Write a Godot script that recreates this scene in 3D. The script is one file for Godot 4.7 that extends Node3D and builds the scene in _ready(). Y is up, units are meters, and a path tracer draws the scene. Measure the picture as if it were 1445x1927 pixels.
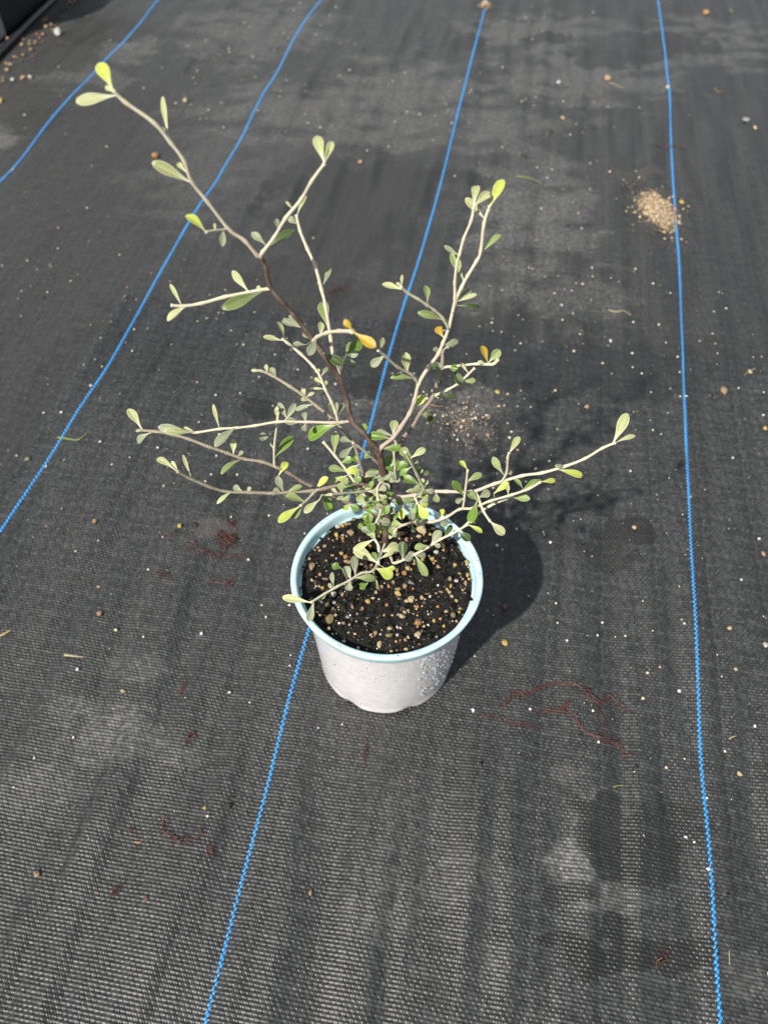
extends Node3D
# A small potted shrub with zigzag stems on black woven weed mat. Origin: middle of the pot's foot; x right, y up, z towards the camera; metres.

# every stem: points in tenths of a millimetre, radii in hundredths, how woody at each end
const STEMS := [
	[[-2,939,-370, -7,1131,-361, -3,1279,-354, 4,1456,-345, -8,1626,-336, -20,1788,-327, -27,1943,-318, -31,2032,-313, -45,2143,-306, -52,2233,-300], 278, 254, 1.00, 1.00],
	[[-52,2233,-300, -94,2291,-299, -161,2412,-298, -226,2539,-296, -254,2692,-295, -286,2868,-293, -337,2982,-291, -400,3115,-289, -452,3230,-288, -511,3341,-286, -579,3448,-284, -627,3537,-283, -641,3649,-281, -654,3722,-280], 206, 114, 1.00, 0.75],
	[[-14,1707,-331, -89,1705,-346, -154,1760,-365, -167,1843,-380, -181,1937,-398, -207,2082,-426, -248,2207,-453, -308,2278,-475, -359,2348,-495, -459,2426,-526, -560,2509,-559, -638,2562,-584, -752,2624,-618, -829,2642,-638, -879,2636,-650], 146, 95, 0.90, 0.00],
	[[2,1390,-348, -91,1500,-346, -161,1572,-344, -295,1645,-341, -448,1753,-336, -530,1827,-334, -607,1899,-331, -678,1981,-329, -758,2050,-326, -854,2102,-323, -971,2143,-320, -1074,2200,-317, -1185,2276,-313, -1295,2341,-310, -1404,2384,-306, -1503,2417,-303, -1605,2435,-300], 145, 98, 1.00, 0.00],
	[[-21,1826,-325, -91,1849,-315, -180,1896,-294, -304,1935,-266, -432,1930,-237, -520,1925,-216, -680,1953,-179, -777,1975,-156, -929,2025,-118, -1063,2082,-84, -1165,2178,-54, -1263,2277,-23, -1320,2374,0], 144, 100, 0.90, 0.00],
	[[-6,1605,-337, -109,1616,-369, -202,1712,-411, -294,1866,-466, -360,1970,-505, -450,2069,-550], 109, 107, 0.20, 0.00],
	[[-34,2060,-311, -84,2168,-283, -139,2284,-249, -188,2376,-218, -220,2425,-200], 102, 88, 0.70, 0.10],
	[[-52,2233,-300, -30,2271,-303, 33,2359,-311, 87,2445,-318, 143,2560,-327, 170,2672,-335, 189,2796,-345, 246,2918,-355, 302,3016,-365, 326,3094,-371, 351,3188,-380, 379,3357,-395, 405,3452,-404, 433,3515,-411, 478,3601,-420, 492,3662,-427, 501,3810,-442, 513,3885,-450], 163, 85, 0.75, 0.00],
	[[-5,1583,-338, 27,1688,-360, 37,1902,-403, 51,2037,-433, 94,2143,-460, 119,2192,-473, 179,2286,-501, 227,2367,-526, 298,2479,-561, 326,2569,-586, 362,2697,-622, 353,2800,-650], 156, 123, 0.95, 0.30],
	[[-11,1666,-334, 30,1714,-329, 167,1750,-318, 275,1808,-310, 425,1822,-298, 604,1839,-284, 743,1929,-271, 918,2037,-256, 1055,2083,-244, 1186,2162,-231, 1306,2259,-219, 1393,2363,-208, 1460,2425,-200], 151, 88, 0.80, 0.00],
	[[-3,1279,-354, 97,1378,-330, 191,1443,-305, 333,1517,-268, 436,1604,-239, 518,1726,-211, 602,1780,-187, 708,1880,-153, 834,2011,-111, 929,2118,-77, 995,2214,-50], 123, 81, 0.75, 0.00],
	[[-6,1107,-362, 29,1170,-181, 69,1200,-111, 208,1290,-131, 304,1370,-142, 394,1450,-147, 482,1540,-143, 577,1640,-143], 109, 84, 0.70, 0.00],
	[[-26,1923,-319, -64,1920,-250, -63,1918,-146, -48,1922,-31, -83,1940,92, -89,1949,191, -57,1973,299, -57,1999,450], 101, 96, 0.30, 0.10],
	[[-7,1131,-361, -52,1180,-174, -103,1220,-25, -189,1250,19, -273,1280,95, -362,1310,170, -448,1340,257, -535,1370,342], 117, 87, 0.40, 0.05],
	[[-18,1767,-328, -95,1828,-298, -193,1915,-215, -306,2019,-114, -375,2085,-50], 99, 92, 0.05, 0.00],
	[[-654,3722,-280, -666,3735,-280, -723,3812,-277, -795,3881,-274, -871,4031,-270, -925,4131,-266, -948,4225,-263, -980,4313,-261, -1047,4402,-257, -1140,4495,-252, -1178,4546,-250], 118, 80, 0.70, 0.00],
	[[-654,3722,-280, -637,3749,-277, -573,3847,-263, -495,3952,-248, -420,4058,-231, -359,4158,-216, -290,4253,-200], 115, 75, 0.35, 0.00],
	[[-621,3526,-283, -680,3523,-265, -745,3533,-241, -861,3530,-199, -976,3525,-156, -1064,3532,-123, -1122,3553,-100], 114, 86, 0.10, 0.00],
	[[-426,3172,-289, -395,3233,-238, -328,3372,-109, -248,3499,43, -172,3623,200], 109, 107, 0.10, 0.00],
	[[-292,2882,-293, -293,2925,-305, -315,3025,-336, -332,3128,-368, -355,3308,-426, -375,3402,-459, -408,3520,-502, -444,3604,-536, -474,3697,-572, -490,3768,-600], 128, 85, 0.40, 0.00],
	[[-327,2304,-482, -342,2399,-508, -368,2477,-532, -407,2556,-560, -437,2637,-587, -479,2704,-614, -554,2775,-649, -643,2842,-688, -672,2858,-700], 100, 88, 0.30, 0.00],
	[[-218,2523,-297, -284,2524,-287, -340,2534,-278, -512,2558,-248, -680,2592,-219, -825,2585,-194, -937,2591,-174, -1037,2594,-156, -1181,2592,-131, -1238,2613,-120], 102, 76, 0.55, 0.00],
	[[-770,2057,-326, -768,2093,-322, -751,2262,-302, -703,2516,-271, -677,2681,-250], 102, 77, 0.10, 0.00],
	[[369,3293,-389, 374,3387,-397, 371,3481,-406, 370,3585,-416, 385,3651,-423, 404,3737,-432, 422,3825,-442, 436,3897,-450], 90, 74, 0.10, 0.00],
	[[351,3188,-380, 311,3271,-359, 258,3344,-335, 217,3400,-316, 162,3455,-293, 111,3509,-271, 67,3563,-250], 92, 77, 0.05, 0.00],
	[[189,2796,-345, 171,2847,-326, 139,2907,-301, 61,3022,-245, -11,3146,-186, -55,3218,-150], 95, 81, 0.15, 0.00],
	[[357,2681,-617, 385,2698,-610, 469,2737,-581, 558,2776,-550, 656,2810,-515, 689,2853,-500], 83, 86, 0.10, 0.00],
	[[298,2479,-561, 328,2503,-556, 400,2569,-540, 457,2632,-527, 508,2707,-513, 547,2785,-500], 92, 82, 0.10, 0.00],
	[[553,1615,-143, 638,1710,-175, 723,1780,-196, 832,1870,-200, 875,1900,-194], 92, 96, 0.00, 0.00],
	[[621,1850,-282, 633,1843,-236, 664,1845,-106, 701,1862,0], 90, 94, 0.00, 0.00],
	[[539,1739,-205, 538,1848,-204, 543,1964,-203, 536,2165,-200], 90, 78, 0.05, 0.00],
	[[787,1956,-267, 804,2073,-252, 793,2260,-227, 796,2309,-220], 88, 81, 0.05, 0.00],
	[[275,1808,-310, 262,1854,-295, 200,2085,-228, 158,2255,-176, 112,2427,-120], 98, 83, 0.15, 0.00],
	[[-476,1928,-226, -504,1955,-163, -539,1990,-78, -574,2029,0], 96, 92, 0.10, 0.00],
	[[194,1765,-316, 204,1770,-268, 217,1781,-220], 84, 98, 0.10, 0.00],
	[[33,2359,-311, 58,2301,-309, 48,2226,-307, 54,2022,-302, -1,1963,-300], 77, 96, 0.40, 0.20],
	[[-795,3881,-274, -840,3908,-207, -878,3940,-150], 69, 73, 0.10, 0.00],
	[[-292,2882,-293, -282,2889,-393, -257,2916,-450], 77, 84, 0.15, 0.00],
]
# every leaf: stem, foot, start of the blade, tip in tenths of a millimetre, width in hundredths, kind
const LEAVES := [
	[15, -1178,4546,-250, -1178,4554,-261, -1248,4611,-366, 569, "Y"],
	[15, -1164,4527,-251, -1170,4523,-247, -1345,4508,-232, 503, "P"],
	[15, -1169,4533,-251, -1168,4531,-248, -1217,4552,-276, 205, "P"],
	[15, -989,4324,-260, -978,4329,-267, -1031,4431,-464, 264, "P"],
	[15, -997,4335,-260, -990,4341,-267, -1019,4382,-280, 191, "P"],
	[15, -918,4119,-267, -928,4117,-264, -1099,4211,-291, 553, "P"],
	[15, -934,4166,-265, -950,4160,-257, -994,4182,-338, 249, "P"],
	[36, -878,3940,-150, -880,3940,-150, -969,4002,-191, 512, "Y"],
	[36, -844,3912,-200, -846,3917,-207, -847,3942,-226, 130, "P"],
	[36, -812,3891,-249, -811,3891,-249, -812,3859,-155, 315, "S"],
	[16, -613,3786,-272, -629,3792,-280, -689,3837,-313, 377, "S"],
	[16, -637,3749,-277, -618,3745,-272, -478,3814,-375, 462, "D"],
	[16, -544,3886,-257, -534,3886,-257, -551,3935,-276, 264, "S"],
	[16, -458,4005,-240, -469,4011,-247, -493,4034,-264, 128, "P"],
	[19, -488,3759,-597, -476,3758,-595, -433,3841,-658, 313, "P"],
	[19, -478,3715,-579, -490,3715,-579, -536,3757,-597, 344, "S"],
	[16, -290,4253,-200, -305,4256,-204, -329,4315,-331, 482, "P"],
	[16, -290,4253,-200, -295,4259,-208, -260,4294,-323, 338, "P"],
	[16, -290,4253,-200, -300,4257,-206, -283,4290,-297, 193, "P"],
	[17, -737,3532,-244, -739,3538,-253, -823,3606,-326, 423, "P"],
	[17, -658,3524,-271, -656,3516,-261, -862,3524,-112, 624, "M"],
	[17, -673,3524,-267, -672,3522,-266, -697,3541,-281, 227, "P"],
	[17, -1071,3535,-120, -1071,3537,-122, -1133,3604,-211, 221, "P"],
	[17, -1042,3531,-131, -1038,3521,-120, -1145,3489,-56, 416, "P"],
	[1, -467,3258,-287, -480,3248,-275, -603,3272,-352, 359, "S"],
	[1, -467,3258,-287, -495,3250,-277, -558,3289,-364, 329, "S"],
	[1, -426,3172,-289, -436,3169,-284, -481,3185,-345, 395, "S"],
	[1, -426,3172,-289, -466,3157,-270, -539,3163,-273, 303, "S"],
	[18, -399,3225,-244, -390,3217,-234, -442,3181,-150, 508, "S"],
	[19, -338,3173,-383, -346,3174,-383, -382,3236,-565, 676, "M"],
	[18, -370,3285,-189, -369,3287,-193, -371,3316,-271, 381, "P"],
	[18, -172,3623,200, -165,3623,200, -210,3676,175, 336, "O"],
	[18, -172,3623,200, -172,3616,208, -61,3597,288, 516, "O"],
	[1, -392,3098,-290, -377,3110,-305, -258,3031,-243, 554, "D"],
	[37, -269,2903,-422, -289,2907,-427, -164,2947,-559, 777, "G"],
	[37, -263,2910,-436, -260,2911,-437, -226,2944,-557, 324, "P"],
	[37, -257,2916,-450, -257,2914,-447, -177,2953,-436, 422, "S"],
	[37, -272,2900,-415, -282,2900,-415, -194,2917,-396, 324, "S"],
	[19, -400,3491,-491, -400,3487,-487, -400,3526,-529, 265, "P"],
	[19, -375,3402,-459, -366,3408,-466, -322,3477,-562, 477, "S"],
	[19, -379,3417,-464, -380,3416,-464, -390,3427,-488, 179, "P"],
	[20, -654,2848,-693, -653,2851,-697, -701,2917,-790, 372, "P"],
	[20, -646,2844,-690, -649,2840,-685, -789,2859,-713, 372, "P"],
	[20, -443,2645,-591, -447,2640,-584, -457,2681,-615, 345, "P"],
	[20, -418,2586,-570, -443,2581,-563, -475,2606,-607, 278, "P"],
	[20, -434,2627,-584, -421,2633,-592, -387,2668,-645, 277, "S"],
	[20, -407,2556,-560, -417,2556,-560, -489,2538,-585, 174, "P"],
	[20, -410,2566,-563, -406,2566,-564, -395,2603,-589, 278, "G"],
	[2, -781,2631,-625, -773,2639,-636, -788,2679,-658, 278, "P"],
	[2, -724,2608,-609, -712,2613,-615, -762,2657,-653, 417, "S"],
	[2, -819,2640,-635, -818,2642,-638, -886,2652,-632, 208, "P"],
	[2, -547,2499,-555, -543,2497,-553, -550,2531,-592, 351, "P"],
	[2, -535,2488,-551, -526,2493,-557, -479,2519,-564, 246, "P"],
	[2, -509,2467,-543, -517,2461,-535, -571,2467,-559, 388, "P"],
	[2, -484,2447,-535, -493,2433,-518, -610,2396,-526, 353, "S"],
	[20, -337,2364,-498, -326,2362,-496, -386,2457,-529, 712, "S"],
	[20, -337,2364,-498, -315,2368,-504, -285,2396,-593, 356, "S"],
	[20, -337,2364,-498, -319,2368,-504, -335,2448,-548, 285, "S"],
	[21, -680,2592,-219, -680,2596,-224, -688,2663,-283, 299, "P"],
	[21, -617,2579,-230, -623,2605,-262, -682,2656,-324, 400, "S"],
	[21, -638,2584,-226, -635,2609,-258, -574,2661,-313, 399, "S"],
	[21, -533,2562,-245, -535,2564,-247, -645,2590,-231, 502, "S"],
	[21, -512,2558,-248, -515,2564,-256, -523,2591,-309, 335, "S"],
	[21, -512,2558,-248, -512,2550,-238, -524,2513,-214, 368, "S"],
	[21, -1037,2594,-156, -1037,2603,-167, -1068,2714,-249, 263, "P"],
	[21, -937,2591,-174, -937,2578,-159, -1058,2552,-43, 594, "S"],
	[21, -1195,2598,-128, -1193,2596,-127, -1413,2612,-153, 557, "S"],
	[21, -1181,2592,-131, -1181,2592,-131, -1357,2642,-91, 426, "P"],
	[21, -1188,2595,-129, -1187,2590,-124, -1264,2586,-169, 262, "P"],
	[3, -1579,2430,-301, -1572,2445,-319, -1692,2482,-448, 585, "P"],
	[3, -1516,2419,-303, -1516,2412,-294, -1628,2347,-270, 517, "S"],
	[3, -1579,2430,-301, -1586,2430,-300, -1626,2434,-300, 206, "P"],
	[22, -751,2262,-302, -765,2262,-302, -848,2299,-403, 530, "S"],
	[22, -762,2156,-315, -746,2160,-319, -632,2258,-414, 611, "G"],
	[3, -1035,2179,-318, -1031,2183,-323, -1033,2248,-399, 430, "P"],
	[3, -1010,2164,-319, -1011,2163,-317, -964,2198,-328, 359, "S"],
	[3, -971,2143,-320, -971,2132,-306, -1106,2135,-184, 505, "M"],
	[3, -728,2024,-327, -750,1996,-291, -687,2042,-378, 514, "Y"],
	[4, -704,1958,-173, -711,1977,-196, -751,2049,-244, 510, "S"],
	[4, -1320,2374,0, -1320,2374,0, -1466,2376,-107, 434, "P"],
	[4, -1313,2362,-3, -1316,2362,-2, -1358,2402,-61, 301, "P"],
	[4, -1250,2264,-27, -1252,2270,-34, -1313,2355,-159, 239, "P"],
	[4, -963,2039,-110, -962,2049,-122, -1035,2044,-159, 428, "S"],
	[4, -946,2032,-114, -953,2038,-121, -912,2060,-135, 286, "P"],
	[4, -1029,2068,-93, -1031,2059,-81, -1121,2062,8, 319, "P"],
	[4, -716,1961,-170, -722,1962,-171, -778,1980,-170, 546, "S"],
	[4, -692,1956,-176, -694,1972,-196, -580,1986,-208, 437, "M"],
	[33, -548,1999,-58, -555,2007,-68, -675,2055,-61, 607, "M"],
	[3, -510,1808,-334, -509,1815,-343, -416,1875,-382, 569, "Y"],
	[5, -271,1827,-452, -292,1826,-450, -424,1764,-423, 383, "P"],
	[33, -574,2029,0, -584,2022,8, -719,1976,97, 671, "Y"],
	[33, -556,2009,-39, -542,2000,-28, -633,1960,53, 533, "M"],
	[3, -458,1762,-336, -485,1730,-296, -589,1700,-203, 535, "P"],
	[3, -468,1771,-336, -485,1759,-321, -393,1683,-231, 763, "G"],
	[21, -276,2524,-288, -270,2515,-277, -512,2370,-286, 880, "G"],
	[5, -371,1982,-510, -359,1986,-515, -360,2119,-605, 566, "M"],
	[6, -220,2425,-200, -220,2425,-200, -304,2420,-238, 442, "S"],
	[2, -228,2144,-440, -243,2144,-439, -325,2075,-397, 512, "S"],
	[5, -283,1846,-459, -295,1843,-455, -418,1856,-490, 536, "M"],
	[5, -202,1712,-411, -202,1710,-408, -249,1815,-552, 775, "M"],
	[2, -191,1991,-408, -232,1980,-394, -228,2034,-465, 745, "G"],
	[1, -153,2397,-298, -151,2402,-304, -150,2460,-337, 484, "G"],
	[7, 25,2348,-310, 12,2356,-319, -125,2354,-331, 593, "G"],
	[7, 39,2370,-312, 19,2380,-324, -69,2361,-368, 348, "S"],
	[7, 39,2370,-312, 19,2384,-330, 50,2421,-405, 557, "P"],
	[6, -98,2197,-274, -91,2202,-281, -148,2219,-299, 569, "G"],
	[35, 19,1985,-301, 14,1992,-309, 14,2082,-411, 700, "G"],
	[35, 54,2022,-302, 54,2027,-308, 76,2054,-387, 440, "G"],
	[35, 54,2022,-302, 54,2022,-302, 144,2100,-316, 659, "G"],
	[7, -36,2262,-302, -23,2255,-294, 93,2288,-283, 601, "G"],
	[32, 152,2276,-169, 150,2279,-172, 96,2300,-271, 624, "M"],
	[32, 141,2319,-155, 156,2323,-160, 249,2348,-216, 481, "P"],
	[32, 163,2233,-182, 159,2231,-179, 194,2244,-223, 385, "S"],
	[32, 246,1912,-279, 229,1906,-271, 92,1942,-324, 631, "G"],
	[32, 254,1883,-287, 264,1890,-295, 285,1931,-314, 299, "S"],
	[32, 263,1849,-297, 266,1850,-299, 206,1825,-271, 526, "S"],
	[35, 13,1978,-301, 14,1974,-296, -53,1959,-289, 442, "S"],
	[35, 13,1978,-301, 21,1974,-296, 90,1982,-260, 442, "S"],
	[4, -21,1826,-325, -8,1838,-339, 30,1792,-279, 756, "G"],
	[4, -30,1829,-323, -31,1831,-325, -50,1773,-295, 453, "G"],
	[8, -5,1583,-338, -8,1587,-342, -8,1672,-389, 392, "S"],
	[8, -5,1583,-338, -8,1577,-330, 58,1590,-299, 470, "S"],
	[12, -50,1922,-45, -38,1926,-51, -84,1960,-60, 577, "S"],
	[12, -53,1924,-16, -30,1917,-7, 35,1810,87, 467, "M"],
	[3, -56,1459,-347, -55,1459,-348, -184,1427,-383, 638, "G"],
	[12, -79,1938,76, -83,1940,74, -171,1954,102, 425, "G"],
	[12, -70,1933,46, -62,1931,49, -30,1882,79, 570, "Y"],
	[12, -84,1941,104, -83,1942,103, -132,1921,161, 636, "G"],
	[5, -144,1652,-385, -136,1652,-385, -226,1638,-372, 390, "S"],
	[3, -161,1572,-344, -153,1582,-357, -169,1607,-412, 314, "P"],
	[9, 116,1737,-322, 118,1697,-273, 106,1662,-169, 536, "Y"],
	[34, 209,1774,-250, 165,1760,-232, 173,1684,-133, 528, "S"],
	[34, 207,1772,-256, 188,1765,-247, 236,1659,-182, 907, "G"],
	[34, 214,1778,-232, 218,1780,-235, 281,1721,-133, 678, "Y"],
	[34, 212,1777,-238, 225,1781,-244, 291,1747,-233, 565, "Y"],
	[34, 200,1768,-286, 212,1769,-288, 299,1777,-292, 379, "Y"],
	[10, 133,1402,-321, 125,1418,-340, 33,1376,-351, 641, "M"],
	[10, 121,1394,-324, 109,1441,-383, 33,1441,-372, 481, "G"],
	[10, 191,1443,-305, 191,1445,-308, 232,1436,-316, 517, "Y"],
	[5, -202,1712,-411, -202,1719,-420, -312,1777,-416, 582, "G"],
	[4, -135,1873,-304, -132,1866,-296, -195,1878,-295, 337, "Y"],
	[14, -168,1893,-236, -164,1892,-235, -270,1915,-206, 370, "G"],
	[14, -324,2035,-98, -326,2043,-108, -373,2060,-122, 250, "P"],
	[14, -315,2027,-106, -316,2027,-107, -416,2027,-93, 179, "P"],
	[2, -169,1854,-382, -175,1853,-381, -133,1887,-402, 303, "P"],
	[12, -81,1955,218, -96,1951,223, -217,1920,278, 417, "P"],
	[13, -71,1195,-118, -72,1191,-113, -251,1237,-228, 887, "P"],
	[13, -35,1162,-244, -48,1166,-249, 96,1180,-284, 903, "P"],
	[13, -58,1185,-156, -36,1180,-150, 53,1239,-182, 324, "P"],
	[13, -231,1265,57, -239,1280,39, -244,1341,-80, 588, "S"],
	[13, -262,1276,86, -261,1273,90, -309,1318,-1, 624, "S"],
	[13, -273,1280,95, -261,1273,104, -272,1236,159, 584, "S"],
	[13, -241,1269,67, -239,1263,74, -82,1270,75, 548, "M"],
	[13, -157,1239,3, -142,1190,64, -201,1185,103, 554, "G"],
	[13, -103,1220,-25, -75,1170,37, -47,1036,130, 875, "G"],
	[13, -90,1210,-62, -71,1207,-58, 44,1181,2, 880, "Y"],
	[12, -57,1999,450, -13,1983,471, 50,1992,478, 335, "Y"],
	[13, -383,1318,192, -395,1334,172, -397,1360,79, 383, "S"],
	[13, -284,1284,105, -330,1341,33, -400,1366,22, 544, "G"],
	[13, -394,1321,203, -406,1335,186, -417,1355,172, 268, "P"],
	[13, -416,1329,224, -416,1330,224, -480,1304,270, 343, "M"],
	[13, -535,1370,342, -550,1370,342, -734,1391,311, 561, "P"],
	[13, -514,1363,321, -507,1361,323, -554,1258,427, 563, "S"],
	[11, 121,1234,-119, 113,1245,-133, 125,1329,-221, 802, "D"],
	[11, 138,1245,-121, 137,1246,-123, 205,1263,-165, 481, "S"],
	[11, 208,1290,-131, 220,1268,-103, 135,1292,-72, 518, "S"],
	[11, 208,1290,-131, 220,1283,-122, 293,1259,-139, 478, "S"],
	[11, 208,1290,-131, 220,1268,-103, 303,1193,0, 598, "M"],
	[11, 315,1380,-143, 316,1386,-150, 205,1375,-128, 552, "M"],
	[11, 327,1390,-143, 327,1392,-146, 401,1460,-222, 669, "S"],
	[11, 338,1400,-144, 338,1395,-138, 396,1398,-122, 354, "S"],
	[11, 416,1473,-146, 416,1472,-145, 478,1506,-241, 428, "D"],
	[11, 506,1565,-143, 480,1587,-170, 598,1527,-85, 615, "D"],
	[10, 436,1604,-239, 459,1576,-203, 388,1590,-177, 463, "S"],
	[12, -77,1958,232, -86,1958,232, -106,1994,199, 347, "P"],
	[12, -57,1996,431, -53,1996,431, -97,2034,385, 403, "G"],
	[9, 1443,2410,-202, 1436,2418,-212, 1530,2551,-337, 682, "P"],
	[9, 1460,2425,-200, 1487,2436,-213, 1573,2480,-208, 306, "P"],
	[9, 1137,2132,-236, 1135,2116,-215, 1331,2053,-241, 500, "Y"],
	[9, 1186,2162,-231, 1197,2153,-220, 1116,2185,-220, 320, "S"],
	[31, 795,2297,-222, 795,2297,-222, 869,2346,-328, 452, "P"],
	[31, 800,2044,-256, 787,2050,-264, 720,2129,-348, 508, "M"],
	[31, 802,2058,-254, 814,2055,-249, 850,2073,-272, 362, "S"],
	[30, 536,2165,-200, 533,2165,-200, 484,2191,-253, 354, "Y"],
	[30, 539,1877,-204, 520,1881,-210, 449,1986,-251, 592, "G"],
	[30, 540,2039,-202, 551,2037,-198, 644,2073,-243, 505, "M"],
	[30, 543,1964,-203, 554,1962,-200, 557,2007,-252, 329, "S"],
	[29, 645,1844,-188, 626,1842,-185, 551,1886,-230, 668, "M"],
	[29, 637,1844,-220, 621,1835,-209, 575,1797,-32, 708, "G"],
	[28, 648,1719,-178, 637,1733,-196, 617,1711,-98, 453, "G"],
	[29, 637,1844,-220, 643,1844,-221, 718,1873,-256, 596, "S"],
	[10, 695,1868,-158, 680,1889,-184, 746,1877,-165, 442, "M"],
	[10, 740,1913,-143, 733,1942,-179, 832,2004,-226, 475, "Y"],
	[10, 818,1995,-116, 822,2004,-127, 811,2058,-160, 252, "P"],
	[10, 905,2092,-85, 892,2103,-99, 841,2142,-135, 353, "M"],
	[10, 893,2078,-90, 894,2084,-97, 1011,2106,-157, 460, "G"],
	[10, 929,2118,-77, 929,2114,-71, 1042,2120,-135, 422, "M"],
	[10, 995,2214,-50, 1009,2229,-69, 1096,2205,-71, 345, "Y"],
	[28, 848,1881,-198, 845,1882,-199, 979,1928,-142, 517, "M"],
	[29, 701,1862,0, 711,1862,0, 795,1820,82, 615, "P"],
	[11, 577,1640,-143, 596,1626,-126, 680,1603,-95, 380, "Y"],
	[30, 538,1862,-204, 529,1866,-208, 479,1831,-194, 371, "S"],
	[7, 513,3885,-450, 526,3892,-459, 590,3975,-578, 544, "Y"],
	[7, 513,3885,-450, 513,3889,-454, 510,3925,-534, 272, "P"],
	[7, 504,3829,-444, 507,3826,-440, 403,3885,-558, 412, "P"],
	[23, 436,3897,-450, 441,3897,-450, 511,3969,-470, 380, "P"],
	[23, 436,3897,-450, 436,3909,-465, 457,3943,-575, 434, "P"],
	[7, 487,3639,-424, 497,3638,-423, 606,3701,-515, 426, "M"],
	[7, 419,3483,-407, 403,3489,-414, 352,3573,-544, 525, "M"],
	[23, 381,3635,-421, 361,3641,-429, 300,3677,-448, 256, "S"],
	[24, 94,3529,-263, 93,3528,-262, -29,3521,-330, 368, "P"],
	[24, 72,3557,-253, 73,3557,-254, 76,3579,-331, 197, "P"],
	[24, 78,3550,-255, 76,3550,-255, 45,3571,-272, 169, "P"],
	[24, 217,3400,-316, 223,3404,-320, 205,3465,-395, 380, "M"],
	[24, 321,3250,-364, 307,3246,-358, 168,3320,-353, 423, "M"],
	[7, 376,3335,-393, 396,3334,-391, 519,3313,-410, 269, "D"],
	[7, 379,3357,-395, 400,3349,-385, 464,3393,-462, 417, "S"],
	[7, 379,3357,-395, 412,3349,-385, 496,3400,-408, 298, "P"],
	[7, 332,3118,-374, 337,3117,-373, 295,3146,-452, 496, "O"],
	[24, 346,3198,-377, 335,3194,-372, 323,3227,-417, 336, "P"],
	[8, 353,2800,-650, 374,2811,-663, 455,2818,-733, 441, "S"],
	[7, 320,3075,-370, 339,3068,-361, 394,3061,-378, 468, "S"],
	[8, 353,2800,-650, 360,2804,-655, 291,2819,-633, 407, "S"],
	[25, -44,3200,-159, -44,3202,-161, -26,3262,-206, 296, "P"],
	[25, -16,3155,-182, -20,3149,-174, -95,3098,-157, 480, "S"],
	[25, 120,2936,-287, 132,2942,-295, 102,3044,-341, 569, "P"],
	[25, 167,2855,-323, 157,2848,-315, 18,2889,-289, 419, "M"],
	[26, 381,2696,-611, 382,2697,-611, 291,2679,-648, 480, "D"],
	[26, 631,2802,-524, 631,2813,-538, 595,2852,-634, 467, "O"],
	[26, 631,2802,-524, 634,2817,-543, 701,2870,-576, 567, "M"],
	[26, 619,2798,-528, 618,2809,-542, 564,2808,-528, 267, "P"],
	[26, 660,2816,-513, 662,2814,-511, 698,2847,-517, 199, "P"],
	[26, 417,2713,-599, 421,2693,-574, 472,2664,-481, 547, "D"],
	[26, 385,2698,-610, 392,2679,-585, 454,2716,-579, 446, "G"],
	[27, 470,2651,-523, 479,2639,-509, 569,2651,-536, 376, "M"],
	[27, 346,2520,-552, 351,2511,-542, 443,2494,-535, 455, "D"],
	[27, 313,2491,-559, 315,2487,-553, 363,2490,-530, 141, "P"],
	[8, 315,2535,-577, 327,2529,-569, 354,2563,-655, 350, "D"],
	[7, 149,2588,-329, 172,2585,-326, 236,2645,-399, 539, "Y"],
	[8, 221,2357,-523, 191,2367,-536, 274,2362,-541, 501, "M"],
	[8, 227,2367,-526, 252,2356,-512, 324,2328,-495, 464, "D"],
	[27, 518,2727,-510, 510,2729,-513, 460,2789,-551, 202, "P"],
	[12, -87,1946,154, -135,1948,151, -185,1965,98, 421, "G"],
	[9, 167,1750,-318, 160,1769,-342, 236,1806,-376, 382, "M"],
	[10, 60,1341,-339, 70,1325,-319, 98,1363,-367, 405, "G"],
	[12, -63,1918,-146, -78,1918,-146, -23,1923,-119, 438, "M"],
	[14, -119,1850,-277, -124,1849,-276, -98,1909,-323, 375, "G"],
	[10, 385,1560,-254, 381,1561,-254, 416,1609,-309, 428, "Y"],
	[35, 47,2015,-302, 46,2016,-303, -20,1976,-279, 330, "S"],
	[0, -4,1224,-357, -7,1225,-359, 108,1229,-356, 412, "S"],
	[3, -194,1590,-343, -196,1591,-344, -74,1595,-361, 548, "G"],
	[0, -30,2021,-313, -31,2023,-316, -134,2003,-329, 330, "G"],
	[34, 210,1775,-244, 211,1775,-244, 195,1723,-165, 339, "G"],
	[4, -320,1934,-262, -322,1936,-265, -269,1988,-279, 554, "M"],
	[14, -144,1871,-257, -146,1874,-260, -42,1862,-255, 335, "P"],
	[0, 0,1520,-342, -4,1522,-344, -75,1479,-342, 435, "G"],
	[3, -278,1636,-341, -280,1636,-342, -310,1624,-282, 506, "Y"],
	[32, 274,1814,-308, 275,1815,-309, 298,1852,-352, 416, "G"],
	[2, -51,1706,-339, -54,1706,-340, -151,1699,-352, 385, "Y"],
	[12, -64,1920,-224, -64,1921,-225, -5,1935,-242, 516, "S"],
	[5, -327,1918,-485, -327,1918,-485, -242,1956,-481, 570, "G"],
	[3, -135,1545,-345, -138,1545,-346, -130,1488,-275, 512, "G"],
	[34, 204,1770,-268, 204,1770,-268, 123,1787,-239, 492, "M"],
	[10, 298,1498,-277, 295,1498,-277, 258,1578,-319, 433, "S"],
	[4, -91,1849,-315, -91,1852,-317, -61,1818,-258, 527, "Y"],
	[12, -89,1948,179, -90,1949,178, -110,2012,134, 524, "G"],
	[32, 272,1820,-306, 271,1819,-305, 252,1875,-376, 377, "P"],
	[4, -242,1915,-280, -242,1917,-282, -195,1928,-346, 445, "M"],
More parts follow.
